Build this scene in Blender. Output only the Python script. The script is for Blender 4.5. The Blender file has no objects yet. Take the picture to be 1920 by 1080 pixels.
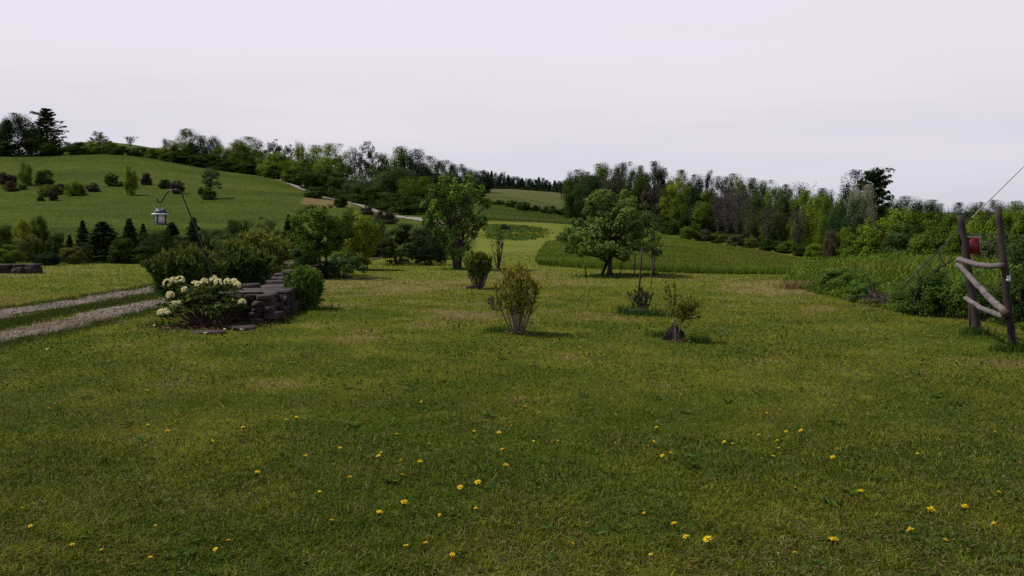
import bpy, math
import numpy as np
from mathutils import Vector

rng = np.random.default_rng(7)
SC = bpy.context.scene
COL = SC.collection

# ------------------------------------------------------------------ camera model
F = 1663.0                       # focal length in pixels of a 1920-wide frame
EYE = 1.6
PITCH = math.atan(125 / F)       # the horizon lies 125 px above the picture centre
CP, SP = math.cos(PITCH), math.sin(PITCH)


def ray(px, py):
    cx, cy = (px - 960) / F, -(py - 540) / F
    dy = CP + cy * SP
    return cx / dy, (-SP + cy * CP) / dy      # x and z per metre of depth


def at(px, py, Y):
    dx, dz = ray(px, py)
    return np.array([dx * Y, Y, EYE + dz * Y])


# ------------------------------------------------------------------ terrain
def pchip(xs, ys, x):
    xs, ys = np.asarray(xs, float), np.asarray(ys, float)
    h = np.diff(xs)
    d = np.diff(ys) / h
    m = np.zeros_like(xs)
    m[0], m[-1] = d[0], d[-1]
    for i in range(1, len(xs) - 1):
        if d[i - 1] * d[i] > 0:
            w1, w2 = 2 * h[i] + h[i - 1], h[i] + 2 * h[i - 1]
            m[i] = (w1 + w2) / (w1 / d[i - 1] + w2 / d[i])
    x = np.clip(x, xs[0], xs[-1])
    i = np.clip(np.searchsorted(xs, x) - 1, 0, len(xs) - 2)
    t = (x - xs[i]) / h[i]
    return ((1 + 2 * t) * (1 - t) ** 2 * ys[i] + t * (1 - t) ** 2 * h[i] * m[i]
            + t * t * (3 - 2 * t) * ys[i + 1] + t * t * (t - 1) * h[i] * m[i + 1])


def P(Y, py):                    # depth and picture row of the ground -> height
    return (Y, EYE + ray(960, py)[1] * Y)


PROF = [
    (-100, [(18, 0), (32, 0), (55, -.4), P(100, 432), P(150, 385), P(200, 335), P(250, 290), (290, 23), (420, 30), (1300, 40)]),
    (60,   [(18, 0), (32, 0), (55, -.4), P(100, 432), P(150, 385), P(200, 335), P(250, 291), (290, 23), (420, 31), (1300, 40)]),
    (180,  [(18, 0), (32, 0), (55, -.4), P(100, 432), P(150, 385), P(200, 335), P(250, 290), (300, 25), P(420, 269), (1300, 42)]),
    (300,  [(18, 0), (32, 0), (55, -.4), P(100, 431), P(150, 386), P(200, 338), P(250, 299), (300, 23), P(420, 281), (1300, 38)]),
    (400,  [(18, 0), (32, 0), (55, -.3), P(100, 430), P(150, 387), P(200, 344), P(250, 318), (300, 18), (420, 25), (1300, 32)]),
    (500,  [(18, 0), (32, 0), (55, -.3), P(100, 430), P(150, 388), P(200, 352), P(240, 332), (300, 15), (500, 19), (1300, 26)]),
    (575,  [(18, 0), (32, 0), (55, -.2), P(100, 428), P(150, 396), P(210, 355), (250, 11.0), (500, 17), (1300, 25)]),
    (640,  [(18, 0), (32, 0), (55, -.2), P(100, 423), P(150, 392), P(185, 376), (230, 8.2), (500, 15), (1300, 25)]),
    (740,  [(18, 0), (32, 0), (60, -.1), P(100, 420), P(145, 405), (200, 5.2), (500, 15), (1300, 25)]),
    (820,  [(18, 0), (32, 0), (60, -.1), P(100, 421), (150, 2.6), (250, 7), (500, 16), (1300, 25)]),
    (920,  [(18, 0), (32, 0), P(70, 452), P(110, 419), P(170, 396), P(240, 378), P(400, 357.5), (450, 15.6), (1300, 22)]),
    (1000, [(18, 0), (32, 0), P(70, 452), P(110, 421), P(170, 404), P(240, 389), P(400, 360), (450, 14.9), (1300, 22)]),
    (1070, [(18, 0), (32, 0), P(70, 452), P(110, 425), P(170, 411), P(240, 400), P(400, 366), (450, 13.6), (1300, 22)]),
    (1230, [(18, 0), (32, 0), P(60, 461), P(130, 435), (180, .5), (400, 7), (1300, 20)]),
    (1350, [(18, 0), (30, -.05), P(60, 473), P(110, 455), (180, -1.0), (400, 6), (1300, 18)]),
    (1530, [(18, 0), (27, -.03), P(60, 496), P(90, 485), (150, -3.2), (400, 3), (1300, 16)]),
    (1700, [(15, 0), (25, 0), (60, -1.3), (90, -2.6), (150, -3.6), (400, 2), (1300, 15)]),
    (2100, [(15, 0), (25, 0), (60, -1.0), (90, -2.2), (150, -3.2), (400, 2), (1300, 15)]),
]
NU, NY = 241, 300
UG = np.linspace(-0.75, 0.75, NU)
LY = np.linspace(math.log(3), math.log(1290), NY)
_cols = np.array([(c - 960) / F for c, _ in PROF])
_tab = np.array([pchip([0] + [p[0] for p in pr], [0] + [p[1] for p in pr], np.exp(LY)) for _, pr in PROF])
ZT = np.array([pchip(_cols, _tab[:, j], np.clip(UG, _cols[0], _cols[-1])) for j in range(NY)]).T
_k = np.exp(-np.linspace(-2, 2, 9) ** 2)
_k /= _k.sum()
ZT = np.apply_along_axis(lambda a: np.convolve(np.pad(a, 4, mode='edge'), _k, 'valid'), 0, ZT)

_perm = np.random.default_rng(3).integers(0, 1 << 30, 4096)


def _hash(ix, iy, s):
    h = _perm[(ix + 57 * s) & 4095]
    return (_perm[(h + iy) & 4095] & 0xFFFFF) / float(0xFFFFF)


def vnoise(x, y, s=0):
    x, y = np.asarray(x, float), np.asarray(y, float)
    ix, iy = np.floor(x).astype(np.int64), np.floor(y).astype(np.int64)
    fx, fy = x - ix, y - iy
    fx, fy = fx * fx * (3 - 2 * fx), fy * fy * (3 - 2 * fy)
    a, b = _hash(ix, iy, s), _hash(ix + 1, iy, s)
    c, d = _hash(ix, iy + 1, s), _hash(ix + 1, iy + 1, s)
    return (a + (b - a) * fx) * (1 - fy) + (c + (d - c) * fx) * fy


def fbm(x, y, s=0, o=4):
    t, a, w = 0, .5, 0
    for k in range(o):
        t = t + a * vnoise(np.asarray(x) * 2 ** k, np.asarray(y) * 2 ** k, s + k)
        w += a
        a *= .55
    return t / w


def sstep(a, b, x):
    t = np.clip((x - a) / (b - a), 0, 1)
    return t * t * (3 - 2 * t)


def zf(x, y):
    x, y = np.asarray(x, float), np.asarray(y, float)
    r = np.hypot(x, y)
    az = np.arctan2(x, y)
    ac = np.clip(az, -.62, .62)
    u = np.tan(ac)
    Y = np.maximum(r * np.cos(ac), 3.001)
    iu = np.clip((u - UG[0]) / (UG[1] - UG[0]), 0, NU - 1.001)
    iy = np.clip((np.log(Y) - LY[0]) / (LY[1] - LY[0]), 0, NY - 1.001)
    a, b = iu.astype(int), iy.astype(int)
    fu, fy = iu - a, iy - b
    z = (ZT[a, b] * (1 - fu) + ZT[a + 1, b] * fu) * (1 - fy) + (ZT[a, b + 1] * (1 - fu) + ZT[a + 1, b + 1] * fu) * fy
    z = z * (1 - sstep(.9, 1.8, np.abs(az)))
    z = z + (fbm(x * .25, y * .25, 11) - .5) * .10 * sstep(4, 14, r) + (fbm(x * .03, y * .03, 21) - .5) * 1.6 * sstep(60, 180, r)
    # weedy bank behind the fence on the right
    z = z + .38 * np.exp(-((x - 10.5) / 3.6) ** 2 - ((y - 21.5) / 2.6) ** 2)
    return z


def gp(px, py, lo=2.5, hi=900):
    dx, dz = ray(px, py)
    Y = np.exp(np.linspace(math.log(lo), math.log(hi), 2400))
    d = EYE + dz * Y - zf(dx * Y, Y)
    k = np.argmax(d < 0)
    if d[k] >= 0:
        return None
    if k == 0:
        y = Y[0]
    else:
        y = Y[k - 1] + (Y[k] - Y[k - 1]) * d[k - 1] / (d[k - 1] - d[k])
    return np.array([dx * y, y, float(zf(dx * y, y))])


def onground(px, Y):
    x = (px - 960) / F * Y / CP * 1.0
    return np.array([x, Y, float(zf(x, Y))])


# ------------------------------------------------------------------ materials
def newmat(name):
    m = bpy.data.materials.new(name)
    m.use_nodes = True
    nt = m.node_tree
    nt.nodes.clear()
    out = nt.nodes.new('ShaderNodeOutputMaterial')
    return m, nt, out


def N(nt, t, **kw):
    n = nt.nodes.new(t)
    for k, v in kw.items():
        setattr(n, k, v)
    return n


def noise(nt, scale, detail=4, rough=.55, vec=None, coord='Object'):
    if vec is None:
        tc = N(nt, 'ShaderNodeTexCoord')
        vec = tc.outputs[coord]
    n = N(nt, 'ShaderNodeTexNoise')
    n.inputs['Scale'].default_value = scale
    n.inputs['Detail'].default_value = detail
    n.inputs['Roughness'].default_value = rough
    nt.links.new(vec, n.inputs['Vector'])
    return n.outputs['Fac']


def ramp(nt, fac, stops):
    r = N(nt, 'ShaderNodeValToRGB')
    e = r.color_ramp.elements
    while len(e) < len(stops):
        e.new(.5)
    for el, (p, c) in zip(e, stops):
        el.position = p
        el.color = (*c, 1)
    nt.links.new(fac, r.inputs['Fac'])
    return r.outputs['Color']


def mul(nt, a, b):
    m = N(nt, 'ShaderNodeMix', data_type='RGBA', blend_type='MULTIPLY')
    m.inputs['Factor'].default_value = 1
    nt.links.new(a, m.inputs['A'])
    nt.links.new(b, m.inputs['B'])
    return m.outputs['Result']


def bump(nt, h, strength, dist):
    b = N(nt, 'ShaderNodeBump')
    b.inputs['Strength'].default_value = strength
    b.inputs['Distance'].default_value = dist
    nt.links.new(h, b.inputs['Height'])
    return b.outputs['Normal']


def foliage_mat(name, use_obj, trans=.3, rough=.85, spec=.04):
    m, nt, out = newmat(name)
    a = N(nt, 'ShaderNodeAttribute', attribute_name='tint')
    col = a.outputs['Color']
    if use_obj:
        oi = N(nt, 'ShaderNodeObjectInfo')
        col = mul(nt, oi.outputs['Color'], col)
    p = N(nt, 'ShaderNodeBsdfPrincipled')
    p.inputs['Roughness'].default_value = rough
    p.inputs['Specular IOR Level'].default_value = spec
    nt.links.new(col, p.inputs['Base Color'])
    t = N(nt, 'ShaderNodeBsdfTranslucent')
    nt.links.new(col, t.inputs['Color'])
    mx = N(nt, 'ShaderNodeMixShader')
    mx.inputs['Fac'].default_value = trans
    nt.links.new(p.outputs[0], mx.inputs[1])
    nt.links.new(t.outputs[0], mx.inputs[2])
    nt.links.new(mx.outputs[0], out.inputs['Surface'])
    return m


def solid_mat(name, stops, scale, rough=.8, spec=.3, bstr=.4, bdist=.01, bscale=None, objcol=False, stretch=None, metal=0.0):
    m, nt, out = newmat(name)
    vec = None
    if stretch:
        tc = N(nt, 'ShaderNodeTexCoord')
        mp = N(nt, 'ShaderNodeMapping')
        mp.inputs['Scale'].default_value = stretch
        nt.links.new(tc.outputs['Object'], mp.inputs['Vector'])
        vec = mp.outputs['Vector']
    col = ramp(nt, noise(nt, scale, 6, .6, vec), stops)
    if objcol:
        oi = N(nt, 'ShaderNodeObjectInfo')
        col = mul(nt, oi.outputs['Color'], col)
    p = N(nt, 'ShaderNodeBsdfPrincipled')
    p.inputs['Roughness'].default_value = rough
    p.inputs['Metallic'].default_value = metal
    p.inputs['Specular IOR Level'].default_value = spec
    nt.links.new(col, p.inputs['Base Color'])
    if bstr:
        nt.links.new(bump(nt, noise(nt, bscale or scale * 2, 6, .65, vec), bstr, bdist), p.inputs['Normal'])
    nt.links.new(p.outputs[0], out.inputs['Surface'])
    return m


M_LEAF = foliage_mat('leaf', True, .3)
M_GRASS = foliage_mat('grass_blade', False, .25, .95, .02)
M_BARK = solid_mat('bark', [(.25, (.5, .5, .5)), (.75, (1.2, 1.2, 1.2))], 14, .9, .15, .5, .02, objcol=True)
M_STONE = solid_mat('field_stone', [(.2, (.012, .008, .007)), (.5, (.036, .025, .023)), (.72, (.076, .054, .050)), (.9, (.10, .085, .062))], 5, .85, .25, .7, .02, 18)
M_DARKROCK = solid_mat('dark_maroon_rock', [(.25, (.008, .003, .003)), (.55, (.020, .009, .009)), (.85, (.045, .027, .025))], 7, .85, .2, .7, .015, 20)
M_WOOD = solid_mat('weathered_wood', [(.25, (.020, .012, .011)), (.55, (.042, .030, .028)), (.85, (.078, .060, .056))], 9, .85, .2, .6, .01, 22, stretch=(1, 1, .12))
M_RAIL = solid_mat('pale_split_wood', [(.25, (.04, .030, .028)), (.5, (.12, .10, .098)), (.8, (.20, .17, .165))], 16, .85, .15, .9, .012, 24, stretch=(.22, .6, 1.0))
M_ENDGRAIN = solid_mat('dark_end_grain', [(.3, (.035, .018, .018)), (.7, (.07, .035, .035))], 20, .9, .2, .3, .005)
M_RED = solid_mat('red_paint', [(.3, (.11, .002, .007)), (.7, (.15, .003, .010))], 6, .5, .4, .1, .003)
M_PALE = solid_mat('pale_wood_trim', [(.3, (.33, .25, .22)), (.7, (.45, .36, .32))], 12, .7, .3, .1, .003)
M_IRON = solid_mat('black_iron', [(.3, (.012, .012, .013)), (.7, (.03, .03, .03))], 30, .6, .4, .1, .002)
M_WIRE = solid_mat('steel_wire', [(.3, (.20, .19, .20)), (.7, (.30, .29, .30))], 3, .5, .4, 0, 0)
M_ROOF = solid_mat('feeder_roof_paint', [(.3, (.012, .016, .035)), (.7, (.03, .035, .06))], 20, .5, .5, .1, .002)
M_TRIM = solid_mat('feeder_trim_paint', [(.3, (.36, .38, .42)), (.7, (.45, .47, .52))], 10, .5, .4, 0, 0)
M_PANE = solid_mat('feeder_pane', [(.3, (.46, .43, .43)), (.7, (.56, .52, .53))], 10, .35, .5, 0, 0)
M_WHITE = solid_mat('white_ceramic', [(.3, (.55, .55, .55)), (.7, (.66, .66, .66))], 8, .35, .5, 0, 0)
M_PETAL = foliage_mat('cream_petal', False, .35, .6, .2)
M_DEAD = foliage_mat('dead_leaf', False, .1, .8, .15)


def ground_mat(name, attr=True, rgb=None, sc=(1.0, 1.0)):
    m, nt, out = newmat(name)
    a = N(nt, 'ShaderNodeAttribute', attribute_name='tint')
    n1 = ramp(nt, noise(nt, 9 * sc[0], 8, .7), [(.28, (.55, .56, .55)), (.5, (.95, .95, .95)), (.74, (1.5, 1.42, 1.3))])
    n2 = ramp(nt, noise(nt, 1.1 * sc[1], 5, .6), [(.3, (.82, .86, .85)), (.7, (1.16, 1.12, 1.12))])
    col = mul(nt, mul(nt, a.outputs['Color'], n1), n2)
    p = N(nt, 'ShaderNodeBsdfPrincipled')
    p.inputs['Roughness'].default_value = .95
    p.inputs['Specular IOR Level'].default_value = .03
    nt.links.new(col, p.inputs['Base Color'])
    nt.links.new(bump(nt, noise(nt, 14 * sc[0], 8, .7), .7, .05), p.inputs['Normal'])
    nt.links.new(p.outputs[0], out.inputs['Surface'])
    return m


M_GROUND = ground_mat('ground_turf')
M_GRAVEL = ground_mat('gravel', sc=(2.2, 1.0))


# ------------------------------------------------------------------ mesh helpers
class MB:
    def __init__(s):
        s.v, s.f, s.t, s.n = [], [], [], 0

    def add(s, V, faces, tint=None):
        V = np.asarray(V, float).reshape(-1, 3)
        if not isinstance(faces, (list, tuple)):
            faces = [faces]
        for f in faces:
            f = np.asarray(f, int)
            if f.size:
                s.f.append(f + s.n)
        s.v.append(V)
        if tint is None:
            tint = np.ones((len(V), 3))
        tint = np.asarray(tint, float)
        if tint.ndim == 1:
            tint = np.tile(tint, (len(V), 1))
        s.t.append(tint)
        s.n += len(V)
        return s

    def mesh(s, name, mat, smooth=False):
        me = bpy.data.meshes.new(name)
        V = np.concatenate(s.v)
        T = np.concatenate(s.t)
        me.vertices.add(len(V))
        me.vertices.foreach_set('co', V.astype(np.float32).ravel())
        idx = np.concatenate([f.ravel() for f in s.f])
        tot = np.concatenate([np.full(len(f), f.shape[1]) for f in s.f])
        st = np.concatenate([[0], np.cumsum(tot)[:-1]])
        me.loops.add(len(idx))
        me.loops.foreach_set('vertex_index', idx.astype(np.int32))
        me.polygons.add(len(tot))
        me.polygons.foreach_set('loop_start', st.astype(np.int32))
        me.polygons.foreach_set('loop_total', tot.astype(np.int32))
        if smooth:
            me.polygons.foreach_set('use_smooth', np.ones(len(tot), bool))
        at_ = me.attributes.new('tint', 'FLOAT_COLOR', 'POINT')
        at_.data.foreach_set('color', np.concatenate([T, np.ones((len(T), 1))], 1).astype(np.float32).ravel())
        me.materials.append(mat)
        me.update(calc_edges=True)
        me.validate()
        return me

    def obj(s, name, mat, parent=None, smooth=False, color=None):
        return link(name, s.mesh(name, mat, smooth), parent, color)


def link(name, me, parent=None, color=None):
    o = bpy.data.objects.new(name, me)
    COL.objects.link(o)
    if parent is not None:
        o.parent = parent
    if color is not None:
        o.color = (*color, 1)
    return o


def tag(o, label, cat=None, group=None, kind=None):
    o['label'] = label
    if cat:
        o['category'] = cat
    if group:
        o['group'] = group
    if kind:
        o['kind'] = kind
    return o


def thing(name, label, cat, loc, group=None, rz=0):
    o = link(name, None)
    o.location = tuple(float(q) for q in loc)
    o.rotation_euler = (0, 0, rz)
    return tag(o, label, cat, group)


def norm(a):
    return a / np.maximum(np.linalg.norm(a, axis=-1, keepdims=True), 1e-9)


def tube(pts, rad, sides=6, cap=True):
    pts = np.asarray(pts, float)
    n = len(pts)
    rad = np.broadcast_to(np.asarray(rad, float), (n,))
    t = norm(np.gradient(pts, axis=0))
    ref = np.array([0, 0, 1.0]) if abs(t[:, 2]).mean() < .8 else np.array([1.0, 0, 0])
    a = norm(np.cross(t, ref))
    b = np.cross(t, a)
    ang = np.linspace(0, 2 * math.pi, sides, endpoint=False)
    V = pts[:, None] + rad[:, None, None] * (a[:, None] * np.cos(ang)[None, :, None] + b[:, None] * np.sin(ang)[None, :, None])
    i, j = np.meshgrid(np.arange(n - 1), np.arange(sides), indexing='ij')
    j2 = (j + 1) % sides
    Q = np.stack([i * sides + j, i * sides + j2, (i + 1) * sides + j2, (i + 1) * sides + j], -1).reshape(-1, 4)
    V = V.reshape(-1, 3)
    fs = [Q[:, ::-1]]
    if cap:
        V = np.concatenate([V, pts[[0, -1]]])
        k = np.arange(sides)
        k2 = (k + 1) % sides
        c0, c1 = n * sides, n * sides + 1
        fs.append(np.stack([np.full(sides, c0), k, k2], -1))
        fs.append(np.stack([np.full(sides, c1), (n - 1) * sides + k2, (n - 1) * sides + k], -1))
    return V, fs


def bezier(a, b, bend, n=5):
    t = np.linspace(0, 1, n)[:, None]
    m = (np.asarray(a) + b) / 2 + bend
    return (1 - t) ** 2 * a + 2 * t * (1 - t) * m + t * t * b


def leaves(rg, C, size, tint, asp=.5, up=.25, out=None, tdir=None):
    """one pointed leaf-sized quad per centre; C (n,3)"""
    n = len(C)
    nr = rg.normal(size=(n, 3)) * (.62 if out is not None else 1.0)
    nr[:, 2] = nr[:, 2] + up * 2
    if out is not None:
        nr = nr + out
    nr = norm(nr)
    t = norm(np.cross(nr, rg.normal(size=(n, 3)))) if tdir is None else norm(tdir + .35 * rg.normal(size=(n, 3)))
    b = norm(np.cross(nr, t))
    s = (np.broadcast_to(size, (n,)) * rg.uniform(.7, 1.3, n))[:, None]
    V = np.stack([C - t * s * .5, C + b * s * asp * .5 - t * s * .08, C + t * s * .5, C - b * s * asp * .5 - t * s * .08], 1)
    f = np.arange(4 * n).reshape(n, 4)
    return V.reshape(-1, 3), f, np.repeat(tint, 4, 0)


def tints(rg, n, clump=None, var=.22, yel=.12):
    b = rg.uniform(1 - var, 1 + var, n)
    if clump is not None:
        b = b * clump
    y = rg.normal(0, yel, n)
    return np.stack([b * (1 + y), b, b * (1 - y * .6)], 1)


# ------------------------------------------------------------------ plant prototypes (unit height, unit width)
PROFILES = {
    'round': lambda s: np.sqrt(np.clip(1 - (2 * s - 1) ** 2, 0, 1)),
    'dome': lambda s: np.sqrt(np.clip(1 - s ** 2, 0, 1)) * np.minimum(1, .62 + 2.2 * s),
    'oval': lambda s: np.minimum(1, .5 + 1.6 * s) * np.clip(1 - np.clip(s, 0, 1) ** 2.5, 0, 1) ** .6,
    'vase': lambda s: np.clip(np.sin(math.pi * np.clip(s, 0, 1) ** 1.35), 0, 1) ** .8,
    'column': lambda s: np.minimum(1, .6 + 1.5 * s) * np.clip(1 - np.clip(s, 0, 1) ** 2.6, 0, 1) ** .65,
    'edge': lambda s: np.minimum(1, .66 + 1.3 * s) * np.sqrt(np.clip(1 - s ** 2.8, 0, 1)),
    'cone': lambda s: (1 - s) ** .85,
}


def crown_tree(seed, shape='round', cb=.2, ratio=.7, nc=60, nl=4500, cr=.085, leaf=.03, hollow=.5,
               lobes=.28, nbranch=14, trunk_r=.018, up=.25, asp=.6, stems=1, flat=.75, cvar=.25, yel=.1,
               twig=.004, spread=1.0, vol=1.25, sb=1.0, topq=99.7, core=.45):
    """returns (wood mesh builder, leaf mesh builder), height 1, crown width = ratio"""
    rg = np.random.default_rng(seed)
    ph = rg.uniform(0, 6.28, 6)
    prof = PROFILES[shape]
    pts = []
    while len(pts) < nc:
        s = rg.uniform(0, 1, 4000) ** sb
        q = np.sqrt(rg.uniform(0, 1, 4000))
        a = rg.uniform(0, 6.283, 4000)
        lob = 1 + lobes * (np.sin(2 * a + ph[0] + 5 * s) * .5 + np.sin(3 * a + ph[1] - 8 * s) * .5 + .6 * np.sin(9 * s + ph[2] + a))
        R = prof(s) * lob
        ok = (q < R) & (q / np.maximum(R, .01) > hollow * rg.uniform(0, 1.3, 4000))
        for k in np.nonzero(ok)[0]:
            p = np.array([q[k] * math.cos(a[k]) * ratio / 2, q[k] * math.sin(a[k]) * ratio / 2, cb + (1 - cb) * s[k]])
            pts.append(p)
            if len(pts) >= nc:
                break
    Cc = np.array(pts)
    csz = cr * rg.uniform(.55, 1.35, nc)
    cb_ = rg.uniform(1 - cvar, 1 + cvar, nc)
    w = csz ** 2
    ci = rg.choice(nc, nl, p=w / w.sum())
    off = rg.normal(size=(nl, 3))
    off = norm(off) * (rg.uniform(0, 1, (nl, 1)) ** core) * csz[ci][:, None]
    off[:, 2] *= flat
    L = Cc[ci] + off
    L[:, 2] = np.maximum(L[:, 2], .01)
    hw = np.percentile(np.hypot(L[:, 0], L[:, 1]), 99)
    top = np.percentile(L[:, 2], topq)
    L[:, 2] = np.where(L[:, 2] > top, top - (L[:, 2] - top) * 2.5 - .01, L[:, 2])
    L[:, :2] *= (ratio / 2) / hw
    L[:, 2] /= top
    Cc = Cc * np.array([(ratio / 2) / hw, (ratio / 2) / hw, 1 / top])
    lb = MB()
    outw = norm(off) * .7 + norm((L - np.array([0, 0, cb + (1 - cb) * .38])) * np.array([1 / ratio, 1 / ratio, 1])) * vol
    lb.add(*leaves(rg, L, leaf, tints(rg, nl, cb_[ci], .16, yel), asp, up, outw))
    wb = MB()
    order = np.argsort(-np.hypot(Cc[:, 0], Cc[:, 1]) - .3 * rg.uniform(size=nc))
    for st in range(stems):
        ang = 6.283 * st / max(stems, 1) + rg.uniform(0, 1)
        lean = 0.0 if stems == 1 else ratio * .22 * spread
        tip = np.array([math.cos(ang) * lean, math.sin(ang) * lean, .84])
        base = np.array([math.cos(ang), math.sin(ang), 0]) * (0 if stems == 1 else trunk_r * 1.2)
        base[2] = -.02
        tp = bezier(base, tip, np.array([rg.normal(0, .02), rg.normal(0, .02), 0.0]), 8)
        tr = trunk_r * np.linspace(1, .18, 8)
        tr[0] *= 1.3
        wb.add(*tube(tp, tr, 7))
        for k in order[st::stems][:nbranch // stems]:
            c = Cc[k]
            h = np.clip(c[2] * rg.uniform(.45, .75), .06 if stems > 1 else cb * .75, .8)
            f = (h - base[2]) / (tip[2] - base[2]) * 7
            i = int(min(f, 6))
            p0 = tp[i] + (tp[i + 1] - tp[i]) * (f - i)
            r0 = trunk_r * (1 - .8 * f / 7) * .55
            wb.add(*tube(bezier(p0, c, np.array([0, 0, -.02 + .05 * rg.normal()]) + rg.normal(0, .015, 3), 5), np.linspace(r0, twig * .5, 5), 4, False))
    return wb, lb


def conifer(seed, ratio=.5, whorls=16, limbs=6, nl=5000, leaf=.03, cb=.06, irregular=.2, droop=.12, pw=.8, pad=.05, gap=0.0, trunk_r=.016, blunt=.05):
    rg = np.random.default_rng(seed)
    wb, C, O, T, B = MB(), [], [], [], []
    wb.add(*tube([[0, 0, -.02], [.004, 0, .3], [0, .004, .65], [0, 0, .985]], [trunk_r * 1.2, trunk_r, trunk_r * .6, trunk_r * .12], 7))
    per = nl // (whorls * limbs)
    for w in range(whorls):
        s = min((w + rg.uniform(-.2, .2)) / (whorls - .55), .985)
        h = cb + (1 - cb) * max(s, 0)
        if gap and rg.uniform() < gap:
            continue
        base = ratio / 2 * max(blunt, (1 - max(s, 0)) ** pw)
        a0 = rg.uniform(0, 6.28)
        for k in range(limbs):
            a = a0 + 6.283 * k / limbs + rg.normal(0, .18)
            Ln = base * (1 + irregular * rg.normal())
            Ln = max(Ln, .02)
            e = np.array([math.cos(a) * Ln, math.sin(a) * Ln, h - droop * Ln + .03 * rg.normal() * irregular])
            st = np.array([0, 0, h - .01])
            lp = bezier(st, e, np.array([0, 0, .10 * Ln]), 5)
            wb.add(*tube(lp, np.linspace(trunk_r * .28, .0012, 5), 3, False))
            t = rg.uniform(.12, 1, per) ** .75
            i = np.minimum((t * 4).astype(int), 3)
            p = lp[i] + (lp[i + 1] - lp[i]) * (t * 4 - i)[:, None]
            side = np.array([-math.sin(a), math.cos(a), 0])
            wd = pad * (1.15 - t * .75) * (.4 + Ln / (ratio / 2))
            p = p + side * (rg.normal(0, .55, per) * wd)[:, None] + np.array([0, 0, 1]) * (rg.normal(0, .22, per) * wd)[:, None]
            C.append(p)
            d = np.array([math.cos(a), math.sin(a), -.15]) + side * rg.normal(0, .8, (per, 1))
            T.append(d)
            B.append(np.full(per, rg.uniform(.75, 1.2)))
    # leader tuft
    n = 40
    C.append(np.stack([rg.normal(0, .008, n), rg.normal(0, .008, n), rg.uniform(.93, 1.0, n)], 1))
    T.append(np.tile([0, 0, 1.0], (n, 1)) + rg.normal(0, .4, (n, 3)))
    B.append(np.ones(n))
    C, T, B = np.concatenate(C), np.concatenate(T), np.concatenate(B)
    C[:, 2] = np.maximum(C[:, 2], .012)
    k = 1 / max(1.0, np.percentile(C[:, 2], 99.8))
    C[:, 2] *= k
    wb.v = [v * np.array([1, 1, k]) for v in wb.v]
    lb = MB()
    lb.add(*leaves(rg, C, leaf, tints(rg, len(C), B, .2, .06), .32, .4, tdir=T))
    return wb, lb


def twig_tree(seed, ratio=.5, n1=16, n2=5, nl=500, leaf=.025, cb=.15, trunk_r=.014, upright=.6):
    """a nearly leafless tree of fine upright branches"""
    rg = np.random.default_rng(seed)
    wb, tips = MB(), []
    wb.add(*tube([[0, 0, -.02], [.01, 0, .4], [0, .01, .9]], [trunk_r * 1.3, trunk_r * .8, trunk_r * .15], 6))
    for k in range(n1):
        h = cb + (.8 - cb) * k / n1
        a = k * 2.4 + rg.normal(0, .3)
        reach = ratio / 2 * math.sin(math.pi * (.25 + .62 * k / n1)) * rg.uniform(.6, 1.15)
        z1 = min(h + reach * upright * 2 + rg.uniform(.02, .12), .97)
        e = np.array([math.cos(a) * reach, math.sin(a) * reach, z1])
        bp = bezier(np.array([0, 0, h]), e, np.array([0, 0, -.03]), 5)
        wb.add(*tube(bp, np.linspace(trunk_r * .42, .0018, 5), 4, False))
        for j in range(n2):
            q = bp[rg.integers(1, 5)]
            tip = q + np.array([rg.normal(0, .045), rg.normal(0, .045), rg.uniform(.03, .13)])
            tip[2] = min(tip[2], 1.0)
            wb.add(*tube(np.array([q, (q + tip) / 2 + rg.normal(0, .008, 3), tip]), [.0022, .0016, .001], 3, False))
            tips.append(tip)
    tips = np.array(tips)
    lb = MB()
    ci = rg.integers(0, len(tips), nl)
    L = tips[ci] + rg.normal(0, .018, (nl, 3))
    lb.add(*leaves(rg, L, leaf, tints(rg, nl), .6))
    return wb, lb


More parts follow.
